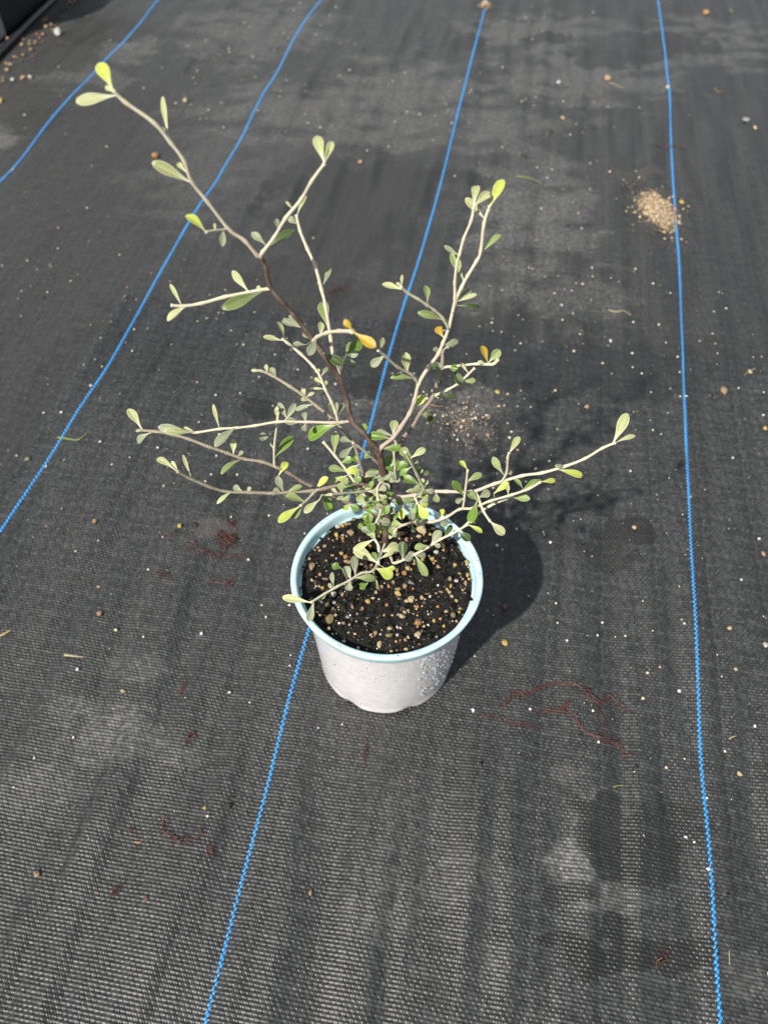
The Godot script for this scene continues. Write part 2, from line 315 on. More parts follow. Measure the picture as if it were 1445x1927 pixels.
	[10, 227,1461,-296, 226,1461,-296, 308,1491,-298, 436, "G"],
	[2, -61,1705,-341, -62,1708,-344, -155,1644,-341, 578, "S"],
	[10, 85,1366,-333, 81,1366,-334, 21,1321,-252, 403, "P"],
	[12, -84,1941,104, -87,1942,103, -41,1889,133, 318, "Y"],
	[2, -161,1802,-372, -161,1803,-374, -126,1833,-414, 457, "P"],
	[35, 6,1971,-300, 3,1972,-302, -90,1952,-315, 332, "S"],
	[35, 47,2015,-302, 46,2016,-303, 28,1954,-265, 330, "P"],
	[12, -31,1923,-310, -34,1923,-311, -5,1870,-278, 558, "S"],
	[8, 23,1675,-357, 19,1677,-359, -73,1694,-331, 504, "P"],
	[4, -158,1884,-299, -158,1884,-299, -219,1811,-263, 411, "P"],
	[14, -306,2019,-114, -306,2019,-114, -312,2083,-154, 466, "M"],
	[12, -60,1919,-117, -63,1921,-120, 2,1908,-126, 364, "M"],
	[4, -21,1826,-325, -23,1828,-327, -4,1814,-270, 378, "S"],
	[2, -161,1802,-372, -161,1803,-374, -96,1842,-400, 419, "M"],
	[32, 163,2233,-182, 162,2235,-184, 116,2302,-221, 525, "G"],
	[3, -108,1518,-346, -110,1518,-347, -134,1556,-408, 554, "G"],
	[5, -190,1700,-406, -190,1700,-406, -124,1747,-442, 543, "S"],
	[34, 198,1767,-298, 197,1768,-299, 159,1721,-249, 342, "G"],
	[3, -10,1404,-348, -11,1405,-350, -107,1435,-347, 562, "S"],
	[12, -88,1947,166, -90,1948,164, -170,1970,150, 455, "S"],
	[8, 33,1822,-387, 30,1822,-388, -65,1804,-423, 457, "Y"],
	[9, 350,1815,-304, 347,1815,-304, 351,1763,-249, 491, "M"],
	[12, -79,1938,76, -80,1940,74, 23,1943,72, 532, "S"],
	[0, 4,1456,-345, 4,1456,-345, -75,1431,-340, 359, "G"],
	[35, 52,2073,-304, 49,2074,-305, 54,1985,-262, 364, "S"],
	[5, -84,1613,-361, -86,1613,-361, -86,1586,-313, 391, "M"],
	[9, 313,1812,-307, 309,1814,-310, 213,1841,-287, 453, "M"],
	[0, -29,1999,-315, -31,2000,-317, -148,2017,-292, 368, "S"],
	[2, -166,1832,-378, -168,1833,-379, -167,1810,-318, 418, "Y"],
	[34, 214,1778,-232, 214,1778,-232, 293,1800,-248, 376, "S"],
	[32, 262,1854,-295, 262,1854,-295, 330,1828,-288, 413, "S"],
	[5, -202,1712,-411, -202,1712,-411, -82,1697,-439, 388, "M"],
	[3, -333,1672,-340, -337,1674,-342, -270,1711,-347, 542, "M"],
	[32, 208,2056,-236, 205,2057,-238, 222,2110,-272, 470, "G"],
	[3, -295,1645,-341, -295,1645,-341, -205,1621,-290, 544, "G"],
	[32, 168,2212,-189, 166,2213,-190, 83,2151,-165, 386, "G"],
	[14, -18,1767,-328, -20,1761,-320, -96,1740,-292, 419, "P"],
	[12, -54,1921,-267, -57,1922,-268, -68,1883,-223, 333, "S"],
	[8, 37,1902,-403, 37,1902,-403, -27,1902,-383, 377, "G"],
	[12, -64,1919,-198, -64,1921,-200, -9,1887,-162, 551, "P"],
	[14, -250,1967,-165, -252,1968,-166, -344,1931,-135, 327, "S"],
	[0, -29,1988,-315, -31,1989,-317, 61,2020,-333, 369, "S"],
	[9, -6,1672,-333, -8,1672,-333, -8,1605,-263, 580, "G"],
	[4, -56,1838,-320, -57,1840,-322, -133,1831,-340, 415, "S"],
	[4, -304,1935,-266, -304,1935,-266, -322,1978,-307, 406, "Y"],
	[0, 3,1478,-344, 0,1480,-347, -83,1446,-298, 557, "G"],
	[2, -51,1706,-339, -54,1706,-340, -119,1713,-310, 423, "G"],
	[4, -65,1841,-318, -69,1842,-320, -162,1858,-307, 490, "P"],
	[4, -211,1906,-287, -213,1908,-289, -186,1966,-317, 409, "G"],
	[9, 262,1801,-311, 261,1801,-311, 134,1842,-277, 341, "P"],
	[2, -181,1937,-398, -181,1937,-398, -273,1958,-364, 562, "Y"],
	[34, 205,1771,-262, 204,1771,-262, 129,1751,-283, 416, "S"],
	[2, -191,1991,-408, -191,1992,-409, -281,1943,-382, 335, "Y"],
	[2, -171,1866,-384, -171,1866,-384, -73,1877,-410, 378, "P"],
	[10, 180,1435,-308, 176,1436,-310, 212,1377,-270, 358, "M"],
	[12, -36,1922,-302, -27,1918,-296, 14,1902,-245, 520, "S"],
	[12, -86,1943,129, -87,1945,127, -58,1977,98, 317, "S"],
	[10, 168,1426,-311, 164,1427,-312, 276,1445,-349, 359, "S"],
	[9, -6,1672,-333, -8,1672,-333, 4,1617,-298, 502, "P"],
	[10, -3,1279,-354, -3,1279,-354, 87,1284,-366, 490, "S"],
	[14, -168,1893,-236, -171,1894,-238, -189,1865,-152, 556, "M"],
	[8, 23,1675,-357, 19,1677,-359, 119,1686,-292, 504, "M"],
	[12, -52,1921,-60, -56,1923,-62, -95,1977,-84, 397, "G"],
	[6, -40,2074,-307, -38,2077,-312, 50,2040,-301, 364, "G"],
	[3, -143,1554,-345, -145,1556,-347, -63,1558,-406, 393, "S"],
	[2, -97,1712,-349, -100,1713,-350, 23,1746,-327, 539, "M"],
	[12, -57,1926,0, -59,1929,-3, -142,1931,-47, 323, "G"],
]
# the blue marker threads of the mat, as x, z along each
const THREADS := [
	[-0.4631, -1.6547, -0.4792, -1.5430, -0.4997, -1.3985, -0.5167, -1.2814, -0.5401, -1.1090, -0.5641, -0.9419, -0.5860, -0.8032, -0.6042, -0.6906],
	[-0.1162, -1.6714, -0.1356, -1.5430, -0.1550, -1.4543, -0.1821, -1.2814, -0.2112, -1.1090, -0.2274, -0.9979, -0.2506, -0.8336, -0.2834, -0.6340, -0.3081, -0.4961, -0.3340, -0.3465, -0.3575, -0.2305, -0.3778, -0.1333, -0.3917, -0.0673],
	[0.2372, -1.6714, 0.2053, -1.4832, 0.1716, -1.2938, 0.1320, -1.0673, 0.0934, -0.8467, 0.0551, -0.6406, 0.0230, -0.4852, -0.0025, -0.3602, -0.0208, -0.2617, -0.0378, -0.1723, -0.0537, -0.0942, -0.0693, -0.0198, -0.0826, 0.0503, -0.0936, 0.1202, -0.1046, 0.1848, -0.1129, 0.2380, -0.1184, 0.2702, -0.1215, 0.2881],
	[0.5950, -1.6382, 0.5774, -1.5430, 0.5489, -1.3715, 0.5176, -1.1977, 0.4795, -1.0075, 0.4434, -0.8303, 0.4130, -0.6809, 0.3822, -0.5299, 0.3464, -0.3648, 0.3185, -0.2382, 0.2985, -0.1451, 0.2801, -0.0586, 0.2626, 0.0263, 0.2490, 0.0952, 0.2393, 0.1517, 0.2279, 0.2122, 0.2214, 0.2473, 0.2173, 0.2702, 0.2141, 0.2881],
]
# stones in the potting soil: x, z, half width, half depth in tenths of a millimetre, colour
const SOIL_STONES := [
	-568, -114, 15, 23, "t", -314, -205, 12, 13, "o", -350, -228, 10, 11, "y", -311, -152, 12, 11, "p", -192, -132, 9, 8, "k", -144, -112, 10, 13, "k",
	-505, -40, 8, 10, "p", -454, -3, 11, 10, "k", -338, 127, 12, 14, "c", -396, 140, 13, 15, "w", -141, 207, 11, 16, "y", -100, 175, 11, 6, "c",
	15, 57, 7, 11, "o", 80, 91, 14, 11, "t", 84, 134, 17, 12, "y", 135, 76, 11, 14, "p", 181, 181, 16, 18, "c", 146, 194, 10, 9, "c",
	215, 242, 13, 9, "o", 1, 227, 9, 9, "o", 112, 327, 16, 12, "c", 128, 290, 9, 9, "c", 157, 275, 8, 8, "t", 222, 379, 16, 15, "o",
	266, 405, 7, 7, "c", 301, 124, 12, 9, "y", 405, 109, 9, 7, "k", 463, 124, 10, 10, "c", 478, 162, 9, 9, "c", 479, 68, 7, 15, "y",
	520, 24, 10, 10, "w", 477, 1, 10, 13, "t", 518, -123, 9, 12, "y", 613, -162, 11, 12, "y", 611, -43, 8, 12, "y", 379, -238, 12, 12, "w",
	345, -181, 12, 14, "y", 275, -170, 9, 10, "y", 441, -185, 9, 13, "g", 393, -106, 10, 11, "t", 137, -51, 14, 13, "o", 156, -85, 12, 14, "c",
	82, -32, 9, 8, "k", 77, -71, 9, 12, "t", 343, 361, 9, 10, "y", 432, 282, 9, 8, "c", 18, 485, 17, 11, "l", 78, 485, 9, 11, "w",
	-53, 549, 11, 18, "c", 217, 477, 16, 13, "c", 152, 499, 7, 8, "c", 75, 418, 6, 7, "w", 98, 423, 6, 7, "w", -80, 462, 10, 13, "t",
	-106, 492, 6, 7, "k", 66, 537, 7, 7, "y", 93, 527, 6, 6, "l", 131, 524, 8, 10, "k", 137, 589, 11, 7, "c", -308, 532, 9, 9, "w",
	-413, 431, 8, 10, "c", -414, 351, 19, 24, "l", -431, 229, 11, 14, "l", -393, 264, 7, 8, "l", -316, 379, 9, 9, "k", -482, 309, 9, 6, "c",
	-213, 306, 7, 9, "t", -480, 81, 8, 10, "y", -251, 248, 7, 13, "k", -285, 327, 10, 8, "g", -21, 314, 7, 7, "o", 411, 407, 8, 8, "y",
	354, 495, 7, 7, "g", -532, -294, 9, 9, "k", -482, -306, 9, 9, "c", -516, -261, 7, 7, "c", -595, -193, 7, 7, "c", 449, 96, 7, 7, "c",
	527, 280, 8, 7, "y", 483, 322, 13, 13, "l", -266, 41, 8, 7, "t", -58, 183, 6, 6, "c", -164, -60, 6, 7, "y", -388, -502, 13, 13, "w",
	-353, -509, 11, 11, "y", -318, -526, 10, 11, "t", -393, -411, 11, 13, "y", -280, -422, 17, 17, "t", -343, -368, 9, 11, "o", -313, -204, 12, 13, "o",
	-352, -235, 8, 9, "y", 277, -465, 27, 28, "c", 365, -476, 13, 10, "c", 111, -419, 17, 12, "o", 153, -368, 8, 11, "t", 345, -422, 9, 8, "y",
	253, -400, 13, 8, "c", 440, -309, 9, 15, "y", -352, -528, 8, 8, "y", -316, -550, 7, 7, "t", -483, -304, 9, 9, "t", -530, -293, 6, 6, "c",
	-419, -214, 9, 7, "p", 89, -628, 14, 13, "b", -62, -400, 6, 7, "t", -264, -577, 11, 9, "l",
]
# loose stones on the mat: x, z, half width, half depth in tenths of a millimetre, colour, label
const LOOSE_STONES := [
	[-0.6420, -1.3608, 89, 124, "w", "angular white stone on the mat nearest the black pipe"],
	[-0.6544, -1.1591, 52, 74, "p", "peach stone, middle of the three beside the row of stones"],
	[-0.6729, -1.1569, 43, 60, "w", "small whitish stone, left of the three beside the row of stones"],
	[-0.6409, -1.1591, 43, 60, "w", "small whitish stone, right of the three beside the row of stones"],
	[-0.6654, -1.0673, 55, 77, "y", "yellow stone at the left edge below the stone row"],
	[-0.3634, -0.8751, 62, 87, "o", "flat orange stone left of the highest plant stem"],
	[-0.3483, -1.0734, 41, 58, "c", "round cream stone between the two left blue threads, near the top"],
	[0.6022, -0.9921, 57, 80, "g", "grey stone right of the rightmost blue thread, near the top"],
	[0.6095, -0.9657, 35, 49, "c", "small cream stone just below the grey stone at the right"],
	[0.3115, -1.1436, 42, 60, "w", "white stone beside the flat tan stone, between the two right blue threads"],
	[0.3978, -1.1458, 71, 78, "t", "flat tan stone lying above a straw, between the two right blue threads"],
	[0.4968, -1.1069, 37, 52, "w", "small white stone touching the rightmost blue thread near the top"],
	[0.4325, -0.7334, 38, 54, "y", "yellow stone just right of the sand heap"],
	[0.1271, -0.3314, 30, 40, "y", "round yellow stone above the scattered stones behind the plant"],
	[0.3832, -0.3296, 45, 63, "t", "tan rounded stone right of the rightmost blue thread, largest there"],
	[0.1076, -0.0456, 26, 37, "b", "reddish brown stone, upper of two right of the pot"],
	[0.1034, -0.0082, 30, 40, "y", "yellow brown stone, lower of two right of the pot"],
	[0.2415, -0.1333, 25, 27, "c", "cream stone alone on the dark patch right of the plant"],
	[0.3017, -0.0204, 25, 20, "c", "flat cream stone right of the rightmost blue thread, level with the pot rim front"],
	[0.3293, -0.0045, 27, 35, "w", "white stone at the right edge level with the pot foot"],
	[0.3603, -0.1053, 22, 31, "p", "peach stone at the right edge level with the soil"],
	[0.4105, -0.2689, 26, 31, "y", "yellow stone at the right edge level with the rightmost leaf"],
	[0.2761, 0.1066, 22, 26, "c", "angular cream stone right of the rightmost blue thread, below the red roots"],
	[0.2955, 0.0199, 20, 19, "c", "cream stone right of the rightmost blue thread, level with the pot foot"],
	[0.4215, -0.3611, 24, 34, "c", "small cream stone at the end of a thin straw by the right edge"],
	[-0.2588, -0.0389, 28, 35, "t", "tan stone left of the pot between blue threads"],
	[-0.2862, -0.1418, 26, 28, "o", "orange stone left of the red root tangle, near a blue thread"],
	[-0.2008, -0.1352, 26, 30, "y", "round yellow stone beside the dark chip and red root tangle"],
	[-0.2674, -0.0697, 22, 15, "p", "flat pinkish stone left of the thin red roots"],
	[-0.2554, 0.1787, 32, 27, "t", "tan stone at the lower left with a dark crumb behind it"],
	[-0.1386, 0.1327, 16, 19, "y", "pale yellow stone left of the large black chip"],
	[-0.1707, 0.1960, 17, 18, "b", "small brown stone below the lower left root bits"],
	[-0.0544, 0.1918, 17, 23, "t", "brown and tan stone between the two lower blue threads"],
	[-0.2215, 0.0360, 26, 18, "c", "pale stone below the pale straw on the left"],
	[0.2253, -0.3071, 26, 31, "p", "pinkish stone left of the yellow-tipped right twig, behind it"],
	[0.6561, -1.4601, 70, 99, "o", "orange stone at the top right edge of the photo"],
	[-0.0392, -0.8600, 37, 52, "p", "pinkish stone right of the second highest twig tip"],
	[0.2974, -0.9998, 44, 62, "t", "tan stone with a brown crumb between the two right blue threads"],
]
# roots and straws on the mat: kind, colour, thickness in millimetres, label, x z along it
const LITTER := [
	["root", "b", 1.4, "tangled knot of red brown roots left of the pot", [-0.1648, -0.1268, -0.1603, -0.1320, -0.1531, -0.1242, -0.1550, -0.1153, -0.1615, -0.1178, -0.1607, -0.1268, -0.1506, -0.1294, -0.1465, -0.1385, -0.1505, -0.1451, -0.1587, -0.1438]],
	["root", "b", .9, "thin red root below the tangled knot, left of the pot", [-0.1917, -0.1140, -0.1809, -0.1103, -0.1722, -0.1065, -0.1649, -0.1053, -0.1583, -0.1090]],
	["root", "b", .8, "short forked red root just right below the tangled knot", [-0.1609, -0.1053, -0.1504, -0.1028, -0.1427, -0.1065, -0.1321, -0.1028]],
	["root", "b", .9, "curved red root lying lowest below the tangled knot", [-0.1669, -0.0761, -0.1576, -0.0738, -0.1496, -0.0726, -0.1442, -0.0773]],
	["root", "b", .6, "faint red root far left of the tangled knot", [-0.2189, -0.1229, -0.2132, -0.1255, -0.2043, -0.1281]],
	["root", "b", .6, "faint crooked red root left below the tangled knot", [-0.2177, -0.0833, -0.2109, -0.0785, -0.2046, -0.0821, -0.1966, -0.0761]],
	["root", "b", 1.3, "long arched red root, uppermost of those right of the pot", [0.0953, 0.0527, 0.1035, 0.0413, 0.1135, 0.0399, 0.1238, 0.0351, 0.1370, 0.0307, 0.1504, 0.0307, 0.1608, 0.0331, 0.1664, 0.0375, 0.1706, 0.0447, 0.1825, 0.0475, 0.1879, 0.0418, 0.1936, 0.0494, 0.1982, 0.0531]],
	["root", "b", 1.2, "branched red root below the long arched one right of the pot", [0.1229, 0.0573, 0.1328, 0.0550, 0.1436, 0.0531, 0.1514, 0.0484, 0.1453, 0.0540, 0.1504, 0.0605, 0.1577, 0.0696, 0.1645, 0.0759, 0.1744, 0.0830, 0.1734, 0.0642, 0.1748, 0.0512]],
	["root", "b", 1.0, "short red root end with claw-like tip at lower right", [0.1759, 0.0795, 0.1851, 0.0804, 0.1884, 0.0856, 0.1916, 0.0909, 0.1977, 0.0900]],
	["root", "b", .6, "thin straight brown fibre between pot and red roots", [0.0769, 0.0573, 0.0885, 0.0605, 0.1011, 0.0646, 0.1180, 0.0692, 0.1229, 0.0714]],
	["root", "b", 1.1, "curved red root on the lower left of the mat", [-0.1705, 0.1425, -0.1677, 0.1471, -0.1622, 0.1510, -0.1550, 0.1563, -0.1486, 0.1567, -0.1402, 0.1548, -0.1395, 0.1487]],
	["root", "b", .8, "short red root bit above the lower left stone", [-0.1944, 0.1471, -0.1914, 0.1502]],
	["root", "b", 1.0, "short dark red root left of the middle blue thread", [-0.1570, 0.0710, -0.1590, 0.0750, -0.1606, 0.0812]],
	["root", "b", .7, "short red root right of the lower left curved root", [-0.1315, 0.1600, -0.1286, 0.1638, -0.1264, 0.1660]],
	["root", "b", .8, "small red root bits above the lower left corner stone", [-0.1951, 0.1932, -0.1951, 0.1897, -0.1933, 0.1876]],
	["root", "b", .7, "thin red root in front of the pot", [-0.0178, 0.0804, -0.0160, 0.0856, -0.0167, 0.0952, -0.0191, 0.0994]],
	["root", "b", .8, "red root between stems behind the plant, left of the blue thread", [-0.0749, -0.5117, -0.0658, -0.5230, -0.0534, -0.5242, -0.0463, -0.5162]],
	["root", "b", .9, "red root crossing the rightmost blue thread above the sand heap", [0.4348, -0.9062, 0.4514, -0.9044, 0.4693, -0.9079, 0.4782, -0.8992]],
	["root", "b", .7, "hooked brown root at the lower right beside the wet patch", [0.1834, 0.2324, 0.1864, 0.2349, 0.1900, 0.2317, 0.1902, 0.2279]],
	["root", "b", .8, "small red roots just left of the middle blue thread, below the pale straw", [-0.1756, 0.0351, -0.1717, 0.0312, -0.1704, 0.0253]],
	["straw", "g", 2.6, "green cut stalk near the top of the right-hand branch", [0.1980, -0.8047, 0.2185, -0.8000, 0.2377, -0.7922]],
	["straw", "c", 1.8, "bent cream straw right of the plant, left of the rightmost blue thread", [0.2813, -0.4841, 0.2888, -0.4776, 0.2984, -0.4787, 0.3078, -0.4723]],
	["straw", "c", 1.6, "thin cream straw below the flat tan stone at upper right", [0.3979, -1.1305, 0.4091, -1.1197, 0.4199, -1.1069]],
	["straw", "t", 2, "curled tan straw right of the rightmost blue thread near the top", [0.5844, -1.1219, 0.5883, -1.1048, 0.6000, -1.1133]],
	["straw", "c", 1.8, "pale straw on the left, level with the pot foot", [-0.2800, 0.0017, -0.2717, 0.0032, -0.2624, 0.0037]],
	["straw", "y", 2, "pale straw cut off by the left edge", [-0.3441, -0.0188, -0.3393, -0.0215, -0.3351, -0.0247]],
	["straw", "g", 2.2, "green and brown grass piece lying across the left blue thread", [-0.3556, -0.2617, -0.3454, -0.2577, -0.3318, -0.2537, -0.3261, -0.2585, -0.3228, -0.2641]],
	["straw", "c", .9, "thin wavy cream straw right of the rightmost blue thread, level with the roots", [0.2751, 0.0786, 0.2785, 0.0773, 0.2817, 0.0764]],
	["straw", "c", .9, "thin pale straw leading to a small cream stone at the right", [0.4296, -0.3676, 0.4218, -0.3620, 0.4142, -0.3574]],
	["straw", "t", 1.6, "brown needle on the scattered stones behind the plant", [0.0738, -0.2877, 0.0819, -0.2861, 0.0923, -0.2836]],
	["straw", "t", 1.6, "brown needle behind the right-hand stems, left of the scattered stones", [0.0476, -0.3096, 0.0558, -0.3053, 0.0641, -0.3062]],
	["straw", "g", 1.2, "tiny green blade at the lower right of the mat", [0.1767, 0.1161, 0.1804, 0.1145, 0.1852, 0.1149]],
	["straw", "t", 1.3, "yellow straw bit beside the lower left root bits", [-0.1882, 0.1563, -0.1826, 0.1567]],
	["straw", "g", 1.8, "green flake touching the rightmost blue thread at the top", [0.5388, -1.4317, 0.5569, -1.4261]],
	["straw", "c", .7, "upright thin straw right of the rightmost blue thread, at the bottom", [0.2343, 0.2279, 0.2323, 0.2365]],
]
# dried dust (d), wet and other dark patches (w) and soil (b) stains on the mat: x, z, reach across and along, strength
const STAINS := [
	[-0.149, -1.034, 0.190, 0.119, .55, "d"],
	[0.032, -1.082, 0.175, 0.175, .6, "d"],
	[0.180, -0.976, 0.106, 0.112, .6, "d"],
	[0.215, -0.697, 0.098, 0.167, .75, "d"],
	[0.153, -0.510, 0.075, 0.067, .5, "d"],
	[0.248, -0.510, 0.061, 0.067, .45, "d"],
	[0.360, -1.160, 0.182, 0.133, .6, "d"],
	[0.634, -1.326, 0.124, 0.128, .6, "d"],
	[0.290, -1.376, 0.168, 0.107, .6, "d"],
	[-0.257, -1.382, 0.168, 0.161, .5, "d"],
	[-0.494, -1.298, 0.071, 0.100, .6, "d"],
	[-0.541, -1.154, 0.086, 0.055, .5, "d"],
	[-0.622, -0.943, 0.026, 0.040, 1, "d"],
	[-0.493, -1.314, 0.019, 0.023, 1, "d"],
	[-0.022, -0.934, 0.138, 0.054, .5, "d"],
	[0.223, -0.818, 0.089, 0.080, .55, "d"],
	[-0.063, -0.313, 0.072, 0.052, .3, "d"],
	[0.086, -0.312, 0.054, 0.039, .5, "d"],
	[-0.226, 0.077, 0.064, 0.027, .45, "d"],
	[-0.263, 0.116, 0.037, 0.025, .3, "d"],
	[-0.214, 0.055, 0.026, 0.019, .5, "d"],
	[0.135, 0.171, 0.021, 0.016, .75, "d"],
	[0.145, 0.195, 0.042, 0.012, .4, "d"],
	[0.036, 0.177, 0.054, 0.025, .2, "d"],
	[-0.003, 0.198, 0.026, 0.031, .25, "d"],
	[0.246, 0.247, 0.028, 0.018, .35, "d"],
	[0.073, 0.231, 0.022, 0.019, .25, "d"],
	[0.162, 0.136, 0.024, 0.024, .3, "d"],
	[-0.289, -0.834, 0.098, 0.193, .3, "d"],
	[-0.167, -0.823, 0.049, 0.128, .2, "d"],
	[0.189, -0.166, 0.053, 0.015, .8, "w"],  # darker patches right of the plant
	[0.232, -0.129, 0.032, 0.019, .8, "w"],
	[0.215, -0.104, 0.028, 0.016, .6, "w"],
	[0.158, -0.133, 0.031, 0.026, .5, "w"],
	[0.174, 0.228, 0.043, 0.014, .8, "w"],
	[0.138, 0.231, 0.020, 0.015, .9, "w"],
	[0.122, 0.220, 0.018, 0.005, .7, "w"],
	[0.156, 0.214, 0.019, 0.013, .8, "w"],
	[0.181, 0.166, 0.039, 0.018, .7, "w"],
	[0.165, 0.145, 0.024, 0.023, .7, "w"],
	[0.126, 0.192, 0.027, 0.009, .6, "w"],
	[0.204, 0.147, 0.032, 0.023, .5, "w"],
	[-0.022, -0.347, 0.024, 0.022, .8, "w"],
	[-0.140, -0.303, 0.020, 0.019, .7, "w"],
	[0.318, -1.345, 0.052, 0.031, .7, "w"],
	[0.562, -1.320, 0.093, 0.056, .7, "w"],
	[0.425, -1.246, 0.080, 0.048, .6, "w"],
	[0.160, -1.320, 0.041, 0.041, .6, "w"],
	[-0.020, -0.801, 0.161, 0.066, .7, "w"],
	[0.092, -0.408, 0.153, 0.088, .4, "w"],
	[0.370, -0.814, 0.028, 0.019, .9, "b"],
	[0.401, -0.827, 0.025, 0.016, .9, "b"],
	[0.377, -0.717, 0.018, 0.043, .7, "b"],
	[0.090, -0.278, 0.023, 0.020, .5, "b"],
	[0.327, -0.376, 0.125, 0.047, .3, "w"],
	[-0.171, -0.139, 0.021, 0.013, .4, "b"],
	[0.139, 0.104, 0.029, 0.007, .25, "b"],
	[-0.552, -1.374, 0.095, 0.080, .5, "w"],
	[-0.590, -0.990, 0.053, 0.057, .4, "w"],
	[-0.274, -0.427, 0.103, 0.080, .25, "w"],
	[-0.057, -0.699, 0.128, 0.181, .55, "w"],  # broad dark area behind the plant
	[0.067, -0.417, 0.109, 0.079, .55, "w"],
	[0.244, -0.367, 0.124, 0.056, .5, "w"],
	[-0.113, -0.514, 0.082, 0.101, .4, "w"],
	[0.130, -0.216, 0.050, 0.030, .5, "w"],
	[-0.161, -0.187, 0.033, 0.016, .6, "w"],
	[-0.218, 0.011, 0.027, 0.015, .3, "d"],
	[-0.168, 0.091, 0.025, 0.013, .35, "d"],
	[-0.259, 0.050, 0.026, 0.014, .4, "d"],
	[0.009, 0.138, 0.024, 0.047, .2, "d"],
]

const POT_TOP := 0.1234
const SOIL := 0.1142
const MAT_TURN := 0.1798            # the mat's warp runs this far to the right of straight away
var rng := RandomNumberGenerator.new()
var fold_noise := FastNoiseLite.new()
var broad_noise := FastNoiseLite.new()
var lump_noise := FastNoiseLite.new()
var M := {}
var stone_meshes := []
var names := {}

# ------------------------------------------------------------ helpers
func numbered(called: String) -> String:
	var n: int = names.get(called, 0)
	names[called] = n + 1
	return called if n == 0 else "%s_%03d" % [called, n]

func tag(o: Node, label := "", category := "", group := "", kind := "") -> void:
	if label: o.set_meta("label", label)
	if category: o.set_meta("category", category)
	if group: o.set_meta("group", group)
	if kind: o.set_meta("kind", kind)

func obj(called: String, mesh: Mesh, m: Material, parent: Node = self) -> MeshInstance3D:
	var o := MeshInstance3D.new()
	o.name = numbered(called) if parent == self else called
	o.mesh = mesh
	o.material_override = m
	parent.add_child(o, true)
	return o

func root(called: String, at := Vector3.ZERO) -> Node3D:
	var o := Node3D.new()
	o.name = numbered(called)
	add_child(o, true)
	o.position = at
	return o

func st() -> SurfaceTool:
	var s := SurfaceTool.new()
	s.begin(Mesh.PRIMITIVE_TRIANGLES)
	s.set_smooth_group(0)
	return s

func smooth(s: SurfaceTool) -> ArrayMesh:
	s.generate_normals()
	return s.commit()

func lin(r: float, g: float, b: float) -> Color:
	return Color(r, g, b).linear_to_srgb()

func mat_u(x: float, z: float) -> float: return x * cos(MAT_TURN) + z * sin(MAT_TURN)
func mat_v(x: float, z: float) -> float: return x * sin(MAT_TURN) - z * cos(MAT_TURN)
func from_mat(u: float, v: float) -> Vector2: return Vector2(u * cos(MAT_TURN) + v * sin(MAT_TURN), u * sin(MAT_TURN) - v * cos(MAT_TURN))

const CREASES := [[-0.193, 0.55, 1.9, 1.6], [-0.155, 0.16, 0.34, 1.2], [0.33, 0.6, 1.9, 1.0], [0.53, 0.5, 1.7, 0.8], [0.145, 0.02, 0.5, 1.1], [0.205, -0.3, -0.02, 1.3], [-0.2, -0.5, -0.12, 1.1], [0.05, -0.5, -0.15, 0.9]]
func ground_y(x: float, z: float) -> float:
	var u := mat_u(x, z)
	var v := mat_v(x, z)
	var h := 0.0055 * fold_noise.get_noise_2d(u * 1000.0, v * 150.0) + 0.005 * broad_noise.get_noise_2d(u * 1000.0, v * 700.0)
	for c in CREASES:
		var d: float = (u - c[0] - 0.004 * sin(v * 9.0)) / 0.0045
		if absf(d) < 3.5 and v > c[1] - 0.1 and v < c[2] + 0.1:
			h -= 0.001 * c[3] * exp(-d * d) * smoothstep(c[1] - 0.1, c[1] + 0.05, v) * (1.0 - smoothstep(c[2] - 0.05, c[2] + 0.1, v))
	return h * smoothstep(0.055, 0.16, Vector2(x, z).length()) - 0.0004

func spline(p: Array, t: float) -> Vector3:
	var n := p.size() - 1
	var i := clampi(int(t * n), 0, n - 1)
	var f := t * n - i
	var a: Vector3 = p[maxi(i - 1, 0)]
	var b: Vector3 = p[i]
	var c: Vector3 = p[i + 1]
	var d: Vector3 = p[mini(i + 2, n)]
	return b.cubic_interpolate(c, a, d, f)

# a round stem through points; radius and colour come from callables of 0..1
func tube(s: SurfaceTool, p: Array, steps: int, sides: int, radius: Callable, color: Callable, flat := 1.0) -> void:
	var rings := []
	var cols := []
	var side := Vector3.ZERO
	for i in steps + 1:
		var t := float(i) / steps
		var c := spline(p, t)
		var dir := (spline(p, minf(t + 0.01, 1.0)) - spline(p, maxf(t - 0.01, 0.0))).normalized()
		if side == Vector3.ZERO:
			side = dir.cross(Vector3.UP if absf(dir.y) < 0.9 else Vector3.RIGHT).normalized()
		side = (side - dir * side.dot(dir)).normalized()
		var up := side.cross(dir)
		var ring := []
		var col := []
		for k in sides:
			var a := TAU * k / sides
			var r: float = radius.call(t, a)
			ring.append(c + side * cos(a) * r + up * sin(a) * r * flat)
			col.append(color.call(t, a))
		rings.append(ring)
		cols.append(col)
	var centre := [spline(p, 0.0), spline(p, 1.0)]
	for i in steps:
		for k in sides:
			var q := (k + 1) % sides
			for w in [[i, k], [i + 1, k], [i, q], [i, q], [i + 1, k], [i + 1, q]]:
				s.set_color(cols[w[0]][w[1]])
				s.add_vertex(rings[w[0]][w[1]])
	for e in 2:
		var i: int = 0 if e == 0 else steps
		for k in sides:
			var q := (k + 1) % sides
			s.set_color(cols[i][0])
			s.add_vertex(centre[e])
			s.add_vertex(rings[i][k] if e == 0 else rings[i][q])
			s.add_vertex(rings[i][q] if e == 0 else rings[i][k])

